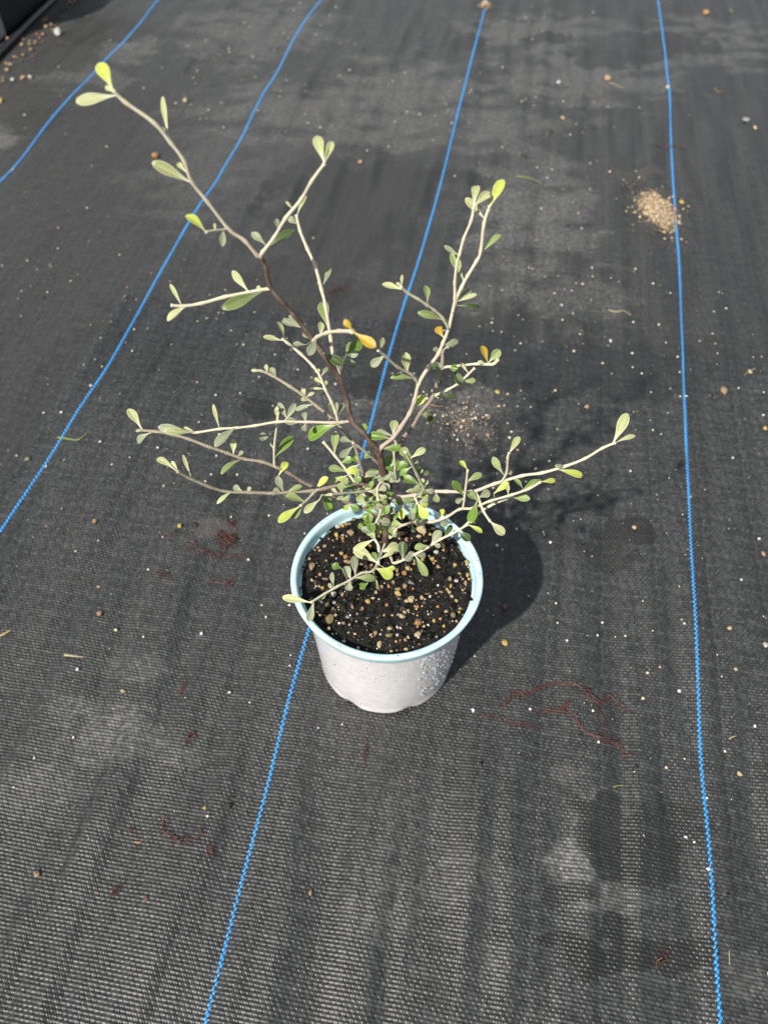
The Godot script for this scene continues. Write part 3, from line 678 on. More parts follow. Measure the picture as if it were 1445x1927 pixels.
func noise_texture(freq: float, size: int, lo: Color, hi: Color, seed_: int, kind := FastNoiseLite.TYPE_SIMPLEX_SMOOTH, octaves := 4, mid := 0.5) -> NoiseTexture2D:
	var n := FastNoiseLite.new()
	n.seed = seed_
	n.noise_type = kind
	n.frequency = freq
	n.fractal_octaves = octaves
	var t := NoiseTexture2D.new()
	t.width = size
	t.height = size
	t.seamless = true
	t.noise = n
	var g := Gradient.new()
	g.set_color(0, lo)
	g.set_color(1, hi)
	g.add_point(mid, lo.lerp(hi, 0.5))
	t.color_ramp = g
	return t

func plain(c: Color, rough := 0.7, spec := 0.5) -> StandardMaterial3D:
	var m := StandardMaterial3D.new()
	m.albedo_color = c
	m.roughness = rough
	m.metallic_specular = spec
	return m

func mottled(c: Color, rough: float, tex: Texture2D, scale_: float, bump: Texture2D = null, bump_cm := 0.01, spec := 0.5) -> StandardMaterial3D:
	var m := plain(c, rough, spec)
	m.albedo_texture = tex
	m.uv1_triplanar = true
	m.uv1_scale = Vector3.ONE * scale_
	if bump:
		m.heightmap_enabled = true
		m.heightmap_texture = bump
		m.heightmap_scale = bump_cm
	return m

# ------------------------------------------------------------ materials
const STONE_COLOURS := {"w": [0.62, 0.60, 0.55], "c": [0.57, 0.46, 0.27], "t": [0.40, 0.28, 0.16], "y": [0.58, 0.42, 0.12], "o": [0.46, 0.24, 0.09], "p": [0.52, 0.33, 0.20], "k": [0.42, 0.24, 0.18], "g": [0.30, 0.30, 0.28], "l": [0.26, 0.22, 0.10], "b": [0.20, 0.09, 0.04]}

func weave_maps() -> Array:
	# plain weave of flat plastic tapes: 24 warps of 2 mm by 18 wefts of 2.7 mm in one tile
	var n := 768
	var wx := 24
	var wy := 18
	var r := RandomNumberGenerator.new()
	r.seed = 77
	var warp_tone := []
	var weft_tone := []
	var warp_shift := []
	var weft_shift := []
	for i in wx:
		warp_tone.append(r.randf_range(0.8, 1.15))
		warp_shift.append(r.randf_range(-0.12, 0.12))
	for i in wy:
		weft_tone.append(r.randf_range(0.8, 1.15))
		weft_shift.append(r.randf_range(-0.12, 0.12))
	var cell := []
	for i in wx * wy:
		cell.append(r.randf_range(0.72, 1.2))
	var colour := Image.create(n, n, false, Image.FORMAT_RGB8)
	var height := Image.create(n, n, false, Image.FORMAT_RGB8)
	for y in n:
		var fy := float(y) / n * wy
		for x in n:
			var fx := float(x) / n * wx
			var j := int(fposmod(fy + weft_shift[int(fx) % wy] * 0.6, wy)) % wy
			var i := int(fposmod(fx + warp_shift[j] * 0.6, wx)) % wx
			var px := fposmod(fx + warp_shift[j] * 0.6, 1.0) - 0.5
			var py := fposmod(fy + weft_shift[int(fx) % wy] * 0.6, 1.0) - 0.5
			var over := 1.0 if (i + j) % 2 == 0 else 0.0
			# each weft lies as a bumpy bar; warp tapes cross it and leave a small gap on either side
			var bar := exp(-pow(py / 0.27, 4.0)) * (0.78 + 0.22 * cos(px * TAU) * (1.0 if over > 0.5 else 0.55))
			var tape := exp(-pow((absf(px) - 0.5) / 0.2, 2.0)) * (0.7 + 0.25 * over)
			var h := maxf(bar, tape)
			var tone: float = (weft_tone[j] if bar > tape else warp_tone[i] * 0.95) * cell[i + j * wx]
			var k := clampf(0.205 * tone + r.randf_range(-0.012, 0.012), 0.02, 1.0)
			colour.set_pixel(x, y, Color(k * 0.955, k * 0.985, k))
			height.set_pixel(x, y, Color(h, h, h))
	return [ImageTexture.create_from_image(colour), ImageTexture.create_from_image(height)]

# dust, wet and other dark patches and soil stains over the mat, x -1.2..1.2, z -2.0..0.6
func stain_map() -> ImageTexture:
	var n := 1400
	var fine := FastNoiseLite.new()
	fine.seed = 5
	fine.frequency = 1.0
	fine.fractal_octaves = 4
	var warp := FastNoiseLite.new()
	warp.seed = 9
	warp.frequency = 1.0
	warp.fractal_octaves = 3
	var dust := PackedFloat32Array()
	var dark_patch := PackedFloat32Array()
	var earth := PackedFloat32Array()
	for a in [dust, dark_patch, earth]:
		a.resize(n * n)
	dust.resize(n * n)
	dark_patch.resize(n * n)
	earth.resize(n * n)
	for s in STAINS:
		var cx: float = (s[0] + 1.2) / 2.4 * n
		var cy: float = (s[1] + 2.0) / 2.6 * n
		var rx: float = s[2] / 2.4 * n
		var ry: float = s[3] / 2.6 * n
		for y in range(maxi(0, int(cy - ry * 2)), mini(n, int(cy + ry * 2))):
			for x in range(maxi(0, int(cx - rx * 2)), mini(n, int(cx + rx * 2))):
				var d := Vector2((x - cx) / rx, (y - cy) / ry).length()
				if s[5] == "d":
					d += 0.9 * warp.get_noise_2d(x * 0.0141, y * 0.0321) + 0.25 * fine.get_noise_2d(x * 0.0579, y * 0.1029)
					dust[y * n + x] = maxf(dust[y * n + x], s[4] * (1.0 - smoothstep(0.35, 1.15, d)))
				elif s[5] == "w":
					d += 0.65 * warp.get_noise_2d(x * 0.026 + 40, y * 0.026) + 0.3 * fine.get_noise_2d(x * 0.09, y * 0.09)
					dark_patch[y * n + x] = maxf(dark_patch[y * n + x], s[4] * (1.0 - smoothstep(0.86, 1.0, d)))
				else:
					d += 0.9 * warp.get_noise_2d(x * 0.0514, y * 0.0514 + 70)
					earth[y * n + x] = maxf(earth[y * n + x], s[4] * (1.0 - smoothstep(0.5, 1.0, d)))
	var im := Image.create(n, n, false, Image.FORMAT_RGBA8)
	for y in n:
		for x in n:
			var i := y * n + x
			var streak := 0.5 + 0.5 * fine.get_noise_2d(x * 0.1607, y * 0.0193)
			var grain := 0.5 + 0.5 * fine.get_noise_2d(x * 0.2571 + 300, y * 0.2571)
			var fleck := 0.5 + 0.5 * fine.get_noise_2d(x * 0.9, y * 0.7 + 900)
			var d := clampf(dust[i] * (0.13 + 1.75 * smoothstep(0.3, 0.75, grain) * smoothstep(0.2, 0.8, fleck) + 0.35 * streak) + 0.22 * smoothstep(0.45, 0.8, grain) * streak, 0.0, 1.0) * 0.6
			var w := dark_patch[i] * 0.9
			var e := earth[i] * 0.8
			var c := Color(0.46, 0.465, 0.46)
			var alpha := d * (1.0 - 0.75 * dark_patch[i])
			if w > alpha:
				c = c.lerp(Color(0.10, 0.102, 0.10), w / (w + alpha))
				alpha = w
			if e > 0.01:
				c = c.lerp(Color(0.16, 0.115, 0.085), e)
				alpha = maxf(alpha, e)
			im.set_pixel(x, y, Color(c.r, c.g, c.b, alpha))
	return ImageTexture.create_from_image(im)

func make_materials() -> void:
	var speckle := noise_texture(0.03, 256, Color(0.62, 0.62, 0.62), Color(1, 1, 1), 3)
	var rough_bump := noise_texture(0.05, 256, Color.BLACK, Color.WHITE, 4, FastNoiseLite.TYPE_SIMPLEX_SMOOTH, 5)
	var bark := noise_texture(0.06, 256, Color(0.34, 0.30, 0.28), Color(1, 0.99, 0.98), 6, FastNoiseLite.TYPE_PERLIN, 4)
	for k in STONE_COLOURS:
		var c: Array = STONE_COLOURS[k]
		M["stone_" + k] = mottled(lin(c[0], c[1], c[2]), 0.55, speckle, 160.0, rough_bump, 0.03)
	var leaf := plain(Color.WHITE, 0.5, 0.4)
	leaf.vertex_color_use_as_albedo = true
	leaf.backlight_enabled = true
	leaf.backlight = Color(0.62, 0.62, 0.5)
	leaf.albedo_texture = noise_texture(0.04, 256, Color(0.84, 0.84, 0.84), Color(1, 1, 1), 8)
	leaf.uv1_triplanar = true
	leaf.uv1_scale = Vector3.ONE * 220.0
	leaf.heightmap_enabled = true
	leaf.heightmap_texture = rough_bump
	leaf.heightmap_scale = 0.008
	M.leaf = leaf
	var glossy: StandardMaterial3D = leaf.duplicate()
	glossy.roughness = 0.36
	glossy.metallic_specular = 0.5
	M.glossy_leaf = glossy
	var stem := plain(Color.WHITE, 0.75, 0.35)
	stem.vertex_color_use_as_albedo = true
	stem.albedo_texture = bark
	stem.uv1_triplanar = true
	stem.uv1_scale = Vector3(200, 70, 200)
	stem.heightmap_enabled = true
	stem.heightmap_texture = bark
	stem.heightmap_scale = 0.04
	M.stem = stem
	var twig: StandardMaterial3D = stem.duplicate()
	twig.albedo_texture = noise_texture(0.05, 256, Color(0.74, 0.72, 0.7), Color.WHITE, 7)
	twig.heightmap_scale = 0.015
	M.twig = twig
	var blue := noise_texture(0.012, 256, Color(0.8, 0.86, 0.88), Color(1, 1, 1), 12)
	M.rim = mottled(lin(0.50, 0.68, 0.71), 0.45, blue, 14.0, rough_bump, 0.002)
	var grime := noise_texture(0.02, 512, Color(0.90, 0.90, 0.90), Color(1, 1, 1), 14, FastNoiseLite.TYPE_SIMPLEX_SMOOTH, 5)
	M.body = mottled(lin(0.66, 0.66, 0.67), 0.32, grime, 9.0, grime, 0.003)
	M.body.clearcoat_enabled = true
	M.body.clearcoat = 0.5
	M.body.clearcoat_roughness = 0.15
	M.drop = plain(Color(0.95, 0.97, 1.0, 0.25), 0.05)
	M.drop.refraction_enabled = true
	M.drop.refraction_scale = 0.033
	M.drop.transparency = BaseMaterial3D.TRANSPARENCY_ALPHA
	M.speck = plain(lin(0.02, 0.017, 0.014), 0.8)
	var earth := noise_texture(0.05, 256, Color(0.35, 0.3, 0.28), Color(1, 1, 1), 16)
	M.soil = mottled(lin(0.009, 0.007, 0.006), 0.9, earth, 90.0, rough_bump, 0.1)
	M.crumb = plain(Color.WHITE, 0.36, 0.3)
	M.crumb.vertex_color_use_as_albedo = true
	M.grit = plain(Color.WHITE, 0.45, 0.5)
	M.grit.vertex_color_use_as_albedo = true
	M.root = mottled(lin(0.12, 0.042, 0.027), 0.38, speckle, 200.0)
	for k in {"g": [0.22, 0.30, 0.08], "c": [0.52, 0.46, 0.28], "t": [0.36, 0.21, 0.10], "y": [0.55, 0.42, 0.16]}:
		var c: Array = {"g": [0.22, 0.30, 0.08], "c": [0.52, 0.46, 0.28], "t": [0.36, 0.21, 0.10], "y": [0.55, 0.42, 0.16]}[k]
		M["straw_" + k] = mottled(lin(c[0], c[1], c[2]), 0.6, speckle, 150.0)
	M.thread = mottled(lin(0.035, 0.30, 0.72), 0.45, noise_texture(0.02, 128, Color(0.85, 0.85, 0.85), Color.WHITE, 21), 60.0)
	M.black_plastic = mottled(lin(0.012, 0.013, 0.014), 0.45, speckle, 8.0)
	M.pipe = mottled(lin(0.02, 0.021, 0.023), 0.22, speckle, 30.0)
	M.concrete = mottled(lin(0.34, 0.34, 0.33), 0.85, speckle, 12.0, rough_bump, 0.05)
	M.chip = mottled(lin(0.03, 0.024, 0.018), 0.7, speckle, 90.0, rough_bump, 0.05)
	M.flake = mottled(lin(0.24, 0.25, 0.14), 0.7, speckle, 120.0)
	var w := weave_maps()
	var m := StandardMaterial3D.new()
	m.albedo_texture = w[0]
	m.albedo_color = Color(0.96, 0.96, 0.96)
	m.roughness = 0.45
	m.metallic_specular = 0.5
	m.heightmap_enabled = true
	m.heightmap_texture = w[1]
	m.heightmap_scale = 0.09
	m.detail_enabled = true
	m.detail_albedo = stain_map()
	m.detail_blend_mode = BaseMaterial3D.BLEND_MODE_MIX
	m.detail_uv_layer = BaseMaterial3D.DETAIL_UV_2
	M.mat = m
	var near: StandardMaterial3D = m.duplicate()
	near.heightmap_enabled = false
	near.albedo_color = Color.WHITE
	near.roughness = 0.44
	near.metallic_specular = 0.45
	M.near_mat = near

# ------------------------------------------------------------ the mat and its threads
func build_ground() -> void:
	var s := SurfaceTool.new()
	s.begin(Mesh.PRIMITIVE_TRIANGLES)
	var us := []
	var vs := []
	for i in 501: us.append(-1.5 + 0.006 * i)
	for i in 151: vs.append(-0.75 + 0.02 * i)
	for v in vs:
		for u in us:
			var p := from_mat(u, v)
			s.set_uv(Vector2(u / 0.048, v / 0.0486))
			s.set_uv2(Vector2((p.x + 1.2) / 2.4, (p.y + 2.0) / 2.6))
			s.add_vertex(Vector3(p.x, ground_y(p.x, p.y), p.y))
	var n := us.size()
	for j in vs.size() - 1:
		for i in n - 1:
			if i >= 180 and i < 320 and j >= 20 and j < 60: continue   # the near part is woven below
			var a := j * n + i
			for k in [a, a + n, a + 1, a + 1, a + n, a + n + 1]: s.add_index(k)
	s.generate_normals()
	s.generate_tangents()
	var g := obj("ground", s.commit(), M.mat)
	tag(g, "black woven weed mat with dust, wet spots and other dark patches", "", "", "structure")
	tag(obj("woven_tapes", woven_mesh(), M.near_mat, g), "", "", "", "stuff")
	# each thread: flat blue tape in a row of slanting stitches
	for t in THREADS:
		var pts := []
		for i in range(0, t.size(), 2): pts.append(Vector3(t[i], 0, t[i + 1]))
		var length := 0.0
		for i in pts.size() - 1: length += pts[i].distance_to(pts[i + 1])
		var count := int(length / 0.0023)
		var b := st()
		var r := RandomNumberGenerator.new()
		r.seed = 31
		var cum := [0.0]
		for i in pts.size() - 1: cum.append(cum[-1] + pts[i].distance_to(pts[i + 1]))
		for k in count:
			var d := (k + 0.5) / count * length
			var i := 0
			while i < cum.size() - 2 and cum[i + 1] < d: i += 1
			var c := spline(pts, (i + (d - cum[i]) / (cum[i + 1] - cum[i])) / (pts.size() - 1))
			var dir: Vector3 = (pts[i + 1] - pts[i]).normalized()
			var side := dir.cross(Vector3.UP)
			var odd := 1.0 if k % 2 == 0 else -1.0
			c += side * odd * 0.00052
			c.y = ground_y(c.x, c.z)
			var along := (dir + side * 0.42).normalized()
			var across := along.cross(Vector3.UP)
			stitch(b, c, along * 0.0019, across * (0.00098 + r.randf_range(-0.0001, 0.0001)), 0.0010 + 0.0003 * odd)
		obj("blue_thread", smooth(b), M.thread, g)

# the near part of the mat, every crossing of tapes as relief: 2 mm between warps, 2.7 mm between wefts
func woven_mesh() -> ArrayMesh:
	var r := RandomNumberGenerator.new()
	r.seed = 52
	var nu := 840
	var nv := int(0.8 / 0.000675)
	# the broad shape of the mat, looked up on a coarse grid
	var gu := 211
	var gv := 81
	var base := PackedFloat32Array()
	for j in gv:
		for i in gu:
			var p := from_mat(-0.42 + 0.004 * i, -0.35 + 0.01 * j)
			base.append(ground_y(p.x, p.y))
	var verts := PackedVector3Array()
	var uv := PackedVector2Array()
	var uv2 := PackedVector2Array()
	verts.resize((nu + 1) * (nv + 1))
	uv.resize(verts.size())
	uv2.resize(verts.size())
	var warp_wander := FastNoiseLite.new()
	warp_wander.seed = 8
	warp_wander.frequency = 0.02
	var lift := []
	for i in 4096: lift.append(r.randf_range(0.72, 1.15))
	var c := cos(MAT_TURN)
	var sn := sin(MAT_TURN)
	for j in nv + 1:
		var row := j / 4
		var q := j % 4
		var low := q == 0 or q == 3
		for i in nu + 1:
			var col := i / 2
			var on_warp := i % 2 == 1
			var over := (row + col) % 2 == 0
			var h: float
			if low: h = (0.9 if over else 0.66) if on_warp else 0.0
			else: h = (1.0 if over else 0.62) if on_warp else (0.95 if over else 0.85)
			h *= lift[(row * 37 + col * 11 + row * col) & 4095]
			var wob := 0.00022 * warp_wander.get_noise_2d(i * 0.6, row * 3.0)
			var u := -0.42 + i * 0.001 + r.randf_range(-0.00008, 0.00008)
			var v := -0.35 + (j + (0.28 if q == 0 else -0.28 if q == 3 else 0.0)) * 0.8 / nv + wob * 2.0
			var fi := clampf((u + 0.42) / 0.004, 0.0, gu - 1.001)
			var fj := clampf((v + 0.35) / 0.01, 0.0, gv - 1.001)
			var i0 := int(fi)
			var j0 := int(fj)
			var k := j0 * gu + i0
			var y := lerpf(lerpf(base[k], base[k + 1], fi - i0), lerpf(base[k + gu], base[k + gu + 1], fi - i0), fj - j0)
			var x := u * c + v * sn
			var z := u * sn - v * c
			var at := j * (nu + 1) + i
			# the relief sinks away towards the rim of this part, where the tapes can no longer be told apart
			var amp := 0.0011 * smoothstep(0.0, 0.16, 0.45 - v) * smoothstep(0.0, 0.07, 0.42 - absf(u))
			verts[at] = Vector3(x, y + (h - 0.7) * amp, z)
			uv[at] = Vector2(u / 0.048, v / 0.0486)
			uv2[at] = Vector2((x + 1.2) / 2.4, (z + 2.0) / 2.6)
	var index := PackedInt32Array()
	index.resize(nu * nv * 6)
	var w := 0
	for j in nv:
		for i in nu:
			var a := j * (nu + 1) + i
			index[w] = a
			index[w + 1] = a + nu + 1
			index[w + 2] = a + 1
			index[w + 3] = a + 1
			index[w + 4] = a + nu + 1
			index[w + 5] = a + nu + 2
			w += 6
	var arrays := []
	arrays.resize(Mesh.ARRAY_MAX)
	arrays[Mesh.ARRAY_VERTEX] = verts
	arrays[Mesh.ARRAY_TEX_UV] = uv
	arrays[Mesh.ARRAY_TEX_UV2] = uv2
	arrays[Mesh.ARRAY_INDEX] = index
	var m := ArrayMesh.new()
	m.add_surface_from_arrays(Mesh.PRIMITIVE_TRIANGLES, arrays)
	var s := SurfaceTool.new()
	s.create_from(m, 0)
	s.generate_normals()
	return s.commit()

func stitch(b: SurfaceTool, c: Vector3, a: Vector3, w: Vector3, h: float) -> void:
	var up := Vector3.UP * h
	var ring := []
	for k in 8:
		var t := TAU * k / 8
		ring.append(c + a * cos(t) + w * sin(t) - up * 0.15)
	var mid := []
	for k in 8:
		var t := TAU * k / 8
		mid.append(c + a * cos(t) * 0.72 + w * sin(t) * 0.78 + up * 0.75)
	for k in 8:
		var q := (k + 1) % 8
		for p in [ring[k], ring[q], mid[k], mid[k], ring[q], mid[q], mid[k], mid[q], c + up]:
			b.add_vertex(p)

# ------------------------------------------------------------ pot and soil
func build_pot() -> void:
	var pot := root("plant_pot")
	tag(pot, "round plastic pot with pale blue rim and whitish wet body", "plant pot")
	var n := 96
	# body: profile of radius and height; the foot has shallow drain gaps
	var prof := [[0.0, 0.004], [0.045, 0.004], [0.0535, 0.0015], [0.0555, 0.0], [0.0566, 0.0008], [0.0569, 0.003], [0.0566, 0.006], [0.0572, 0.012], [0.0588, 0.04], [0.0606, 0.07], [0.0622, 0.094], [0.0634, 0.1095], [0.0640, 0.1145]]
	var s := st()
	var ring := func(k: int, pr: Array) -> Vector3:
		var a := TAU * k / n
		var wob: float = 1.0 + 0.004 * sin(a * 3.0 + 1.0) * (1.0 - pr[1] / 0.11)
		var gap := 0.0
		for at in [2.13, 1.25, 0.35, 3.3, 4.4, 5.4]:
			gap = maxf(gap, exp(-pow((a - at) / 0.11, 2.0)))
		var y: float = pr[1]
		var r: float = pr[0]
		if r > 0.05 and y < 0.009:
			y += 0.0026 * gap * (1.0 - y / 0.009)
			r -= 0.0022 * gap * (1.0 - y / 0.009)
		return Vector3(cos(a) * r * wob, y, sin(a) * r * wob)
	for i in prof.size() - 1:
		for k in n:
			var a: Vector3 = ring.call(k, prof[i])
			var b: Vector3 = ring.call(k + 1, prof[i])
			var c: Vector3 = ring.call(k, prof[i + 1])
			var d: Vector3 = ring.call(k + 1, prof[i + 1])
			for p in [a, c, b, b, c, d]: s.add_vertex(p)
	var body := obj("pot_body", smooth(s), M.body, pot)
	tag(body, "whitish wet pot side with droplets and specks")
	var rp := [[0.0640, 0.1140], [0.0682, 0.1130], [0.0694, 0.1138], [0.0700, 0.1160], [0.0709, 0.1200], [0.0714, 0.1217], [0.0712, 0.1230], [0.0702, 0.1236], [0.0684, 0.1236], [0.0672, 0.1231], [0.0665, 0.1218], [0.0661, 0.118], [0.0655, 0.112], [0.0650, 0.109]]
	s = st()
	for i in rp.size() - 1:
		for k in n:
			var q := []
			for w in [[k, i], [k, i + 1], [k + 1, i], [k + 1, i + 1]]:
				var a: float = TAU * w[0] / n
				var wob := 1.0 + 0.0035 * sin(a * 2.0 + 0.6) + 0.0015 * sin(a * 5.0)
				q.append(Vector3(cos(a) * rp[w[1]][0] * wob, rp[w[1]][1] + 0.0004 * sin(a * 3.0), sin(a) * rp[w[1]][0] * wob))
			for p in [q[0], q[1], q[2], q[2], q[1], q[3]]: s.add_vertex(p)
	obj("rim", smooth(s), M.rim, pot)
	# water beads on the side, thickest at the right
	s = st()
	rng.seed = 91
	for i in 420:
		var right := i < 260
		var a := rng.randf_range(-0.15, 1.15) if right else rng.randf_range(0.9, 2.5)
		var y := rng.randf_range(0.02, 0.103) if right else clampf(rng.randfn(0.082, 0.02), 0.03, 0.104)
		var r := 0.0569 + 0.0064 * y / 0.108 - 0.0001
		var size := rng.randf_range(0.0004, 0.0014) if right else rng.randf_range(0.00025, 0.0006)
		bead(s, Vector3(cos(a) * r, y, sin(a) * r), Vector3(cos(a), 0, sin(a)), size)
	var beads := obj("water_beads", smooth(s), M.drop, body)
	tag(beads, "", "", "", "stuff")
	# dark specks of soil stuck on
	s = st()
	for i in 26:
		var a := rng.randf_range(0.1, 3.0)
		var y := rng.randf_range(0.01, 0.1)
		var r := 0.0569 + 0.0064 * y / 0.108
		bead(s, Vector3(cos(a) * r, y, sin(a) * r), Vector3(cos(a), 0, sin(a)), rng.randf_range(0.0002, 0.0006))
	for i in 14:
		var a := rng.randf_range(0.0, TAU)
		bead(s, Vector3(cos(a) * 0.0704, rng.randf_range(0.115, 0.119), sin(a) * 0.0704), Vector3(cos(a), 0.2, sin(a)), rng.randf_range(0.0002, 0.0005))
	for i in 22:
		var a := rng.randf() * TAU
		bead(s, Vector3(cos(a) * 0.0692, 0.1235, sin(a) * 0.0692), Vector3(0.05, 1, 0.02), rng.randf_range(0.0002, 0.0006))
	for i in 26:   # crumbs caught along the foot
		var a := rng.randfn(1.42, 0.16) if i < 18 else rng.randf_range(0.6, 2.4)
		bead(s, Vector3(cos(a) * 0.0572, 0.0006, sin(a) * 0.0572), Vector3(cos(a), 0.6, sin(a)), rng.randf_range(0.0004, 0.0013))
	var specks := obj("soil_specks", smooth(s), M.speck, body)
	tag(specks, "", "", "", "stuff")

func bead(s: SurfaceTool, c: Vector3, out: Vector3, r: float) -> void:
	out = out.normalized()
	var a := out.cross(Vector3.UP).normalized() * r
	var b := out.cross(a).normalized() * r * rng.randf_range(0.8, 1.3)
	var low := []
	var mid := []
	for k in 7:
		var t := TAU * k / 7
		low.append(c + a * cos(t) + b * sin(t))
		mid.append(c + (a * cos(t) + b * sin(t)) * 0.7 + out * r * 0.45)
	for k in 7:
		var q := (k + 1) % 7
		for p in [low[k], low[q], mid[k], mid[k], low[q], mid[q], mid[k], mid[q], c + out * r * 0.62]:
			s.add_vertex(p)

func soil_y(x: float, z: float) -> float:
	var r := Vector2(x, z).length()
	return SOIL + 0.0022 * lump_noise.get_noise_2d(x * 6000.0, z * 6000.0) + 0.0012 * lump_noise.get_noise_2d(x * 22000.0, z * 22000.0) - 0.0012 * smoothstep(0.055, 0.066, r)

func crumb(s: SurfaceTool, c: Vector3, size: Vector3, col: Color) -> void:
	var turn := Basis.from_euler(Vector3(rng.randf_range(-0.6, 0.6), rng.randf() * TAU, rng.randf_range(-0.6, 0.6)))
	var v := []
	for k in 5:
		var t := TAU * k / 5 + rng.randf_range(-0.3, 0.3)
		var q := rng.randf_range(0.7, 1.1)
		v.append(c + turn * (Vector3(cos(t) * q, rng.randf_range(-0.3, 0.3), sin(t) * q) * size))
	var top := c + turn * (Vector3(rng.randf_range(-0.3, 0.3), rng.randf_range(0.6, 1.0), rng.randf_range(-0.3, 0.3)) * size)
	var bot := c - turn * (Vector3(0, 0.8, 0) * size)
	for k in 5:
		var q := (k + 1) % 5
		s.set_color(col)
		for p in [v[k], v[q], top, v[q], v[k], bot]: s.add_vertex(p)

func build_soil() -> void:
	var soil := root("potting_soil", Vector3(0, SOIL, 0))
	tag(soil, "dark potting soil with bark crumbs and coloured grit filling the pot", "soil")
	var off := Vector3(0, -SOIL, 0)
	var s := st()
	var nr := 22
	var na := 72
	var pt := func(i: int, k: int) -> Vector3:
		var r := 0.0657 * i / nr
		var a := TAU * k / na
		return Vector3(cos(a) * r, soil_y(cos(a) * r, sin(a) * r), sin(a) * r) + off
	for i in nr:
		for k in na:
			for p in [pt.call(i, k), pt.call(i + 1, k), pt.call(i + 1, k + 1), pt.call(i, k), pt.call(i + 1, k + 1), pt.call(i, k + 1)]: s.add_vertex(p)
	# a skirt so that the soil is a body, not a sheet
	for k in na:
		var a: Vector3 = pt.call(nr, k)
		var b: Vector3 = pt.call(nr, k + 1)
		var dn := Vector3(0, -0.012, 0)
		for p in [a, a * Vector3(0.93, 1, 0.93) + dn, b, b, a * Vector3(0.93, 1, 0.93) + dn, b * Vector3(0.93, 1, 0.93) + dn]: s.add_vertex(p)
	obj("soil_surface", smooth(s), M.soil, soil)
	rng.seed = 17
	s = SurfaceTool.new()
	s.begin(Mesh.PRIMITIVE_TRIANGLES)
	s.set_smooth_group(-1)
	for i in 5200:
		var r := sqrt(rng.randf()) * 0.0648
		var a := rng.randf() * TAU
		var p := Vector3(cos(a) * r, 0, sin(a) * r)
		p.y = soil_y(p.x, p.z) - SOIL + rng.randf_range(0.0, 0.0006)
		var big := rng.randf() < 0.09
		var l := rng.randf_range(0.0016, 0.0034) if big else rng.randf_range(0.0004, 0.0014)
		var k := rng.randf()
		var col := Color(0.006, 0.005, 0.0045)
		if k > 0.6: col = Color(0.011, 0.009, 0.007)
		if k > 0.88: col = Color(0.022, 0.016, 0.012)
		if k > 0.975: col = Color(0.06, 0.05, 0.04)
		crumb(s, p, Vector3(l, l * rng.randf_range(0.3, 0.6), l * rng.randf_range(0.5, 0.9)), col)
	s.generate_normals()
	tag(obj("bark_crumbs", s.commit(), M.crumb, soil), "", "", "", "stuff")
	# fine grit
	var tones := [Color(0.55, 0.44, 0.28), Color(0.58, 0.42, 0.14), Color(0.4, 0.28, 0.16), Color(0.48, 0.24, 0.09), Color(0.6, 0.58, 0.52), Color(0.42, 0.26, 0.2), Color(0.3, 0.29, 0.26)]
	s = st()
	for i in 360:
		var r := sqrt(rng.randf()) * 0.064
		var a := rng.randf() * TAU
		var p := Vector3(cos(a) * r, 0, sin(a) * r)
		p.y = soil_y(p.x, p.z) - SOIL + 0.0003
		grain(s, p, 0.0003 + 0.0014 * pow(rng.randf(), 2.2), tones[rng.randi() % tones.size()] * rng.randf_range(0.7, 1.1))
	tag(obj("fine_grit", smooth(s), M.grit, soil), "", "", "", "stuff")
	for i in range(0, SOIL_STONES.size(), 5):
		var x: float = SOIL_STONES[i] * 1e-4
		var z: float = SOIL_STONES[i + 1] * 1e-4
		var w: float = SOIL_STONES[i + 2] * 1.85e-4
		var d: float = SOIL_STONES[i + 3] * 1.75e-4
		var o := obj("pebble", stone_meshes[rng.randi() % stone_meshes.size()], M["stone_" + SOIL_STONES[i + 4]], soil)
		var h := minf(w, d) * 0.8
		o.transform = Transform3D(Basis.from_euler(Vector3(rng.randf_range(-0.2, 0.2), rng.randf_range(-0.3, 0.3), rng.randf_range(-0.2, 0.2))) * Basis.from_scale(Vector3(w, h, d)), Vector3(x, soil_y(x, z) - SOIL + h * 0.7 + 0.0006, z))
	for i in 46:   # more stones between them, mostly pale
		var a := rng.randf() * TAU
		var q := Vector2(cos(a), sin(a)) * sqrt(rng.randf()) * 0.061
		var w := rng.randf_range(0.0011, 0.0021)
		var o := obj("pebble", stone_meshes[rng.randi() % stone_meshes.size()], M["stone_" + ["c", "y", "w", "c", "t", "p"][rng.randi() % 6]], soil)
		o.transform = Transform3D(Basis.from_euler(Vector3(rng.randf() * 3.0, rng.randf() * 6.0, 0)) * Basis.from_scale(Vector3(w, w * 0.75, w * 0.9)), Vector3(q.x, soil_y(q.x, q.y) - SOIL + w * 0.5, q.y))
	# bark chips large enough to pick out
	for q in [[748, 1115], [645, 1147], [735, 1185], [752, 1205], [840, 1060], [700, 1145], [855, 1105], [680, 1160], [640, 1190], [772, 1098], [806, 1120], [610, 1100], [690, 1185], [830, 1100], [660, 1130], [790, 1170]]:
		var p := soil_at(q[0], q[1])
		s = SurfaceTool.new()
		s.begin(Mesh.PRIMITIVE_TRIANGLES)
		s.set_smooth_group(-1)
		crumb(s, Vector3.ZERO, Vector3(rng.randf_range(0.003, 0.0055), 0.0016, rng.randf_range(0.002, 0.0035)), Color(0.014, 0.012, 0.011))
		s.generate_normals()
		var o := obj("bark_chip", s.commit(), M.crumb, soil)
		o.position = Vector3(p.x, soil_y(p.x, p.y) - SOIL + 0.001, p.y)

# a spot on the soil from where it shows in the pot's plan, measured on the photograph
func soil_at(px: float, py: float) -> Vector2:
	return Vector2((px - 728.0) / 166.0 * 0.0643, (py - 1095.0) / 141.0 * 0.0643)

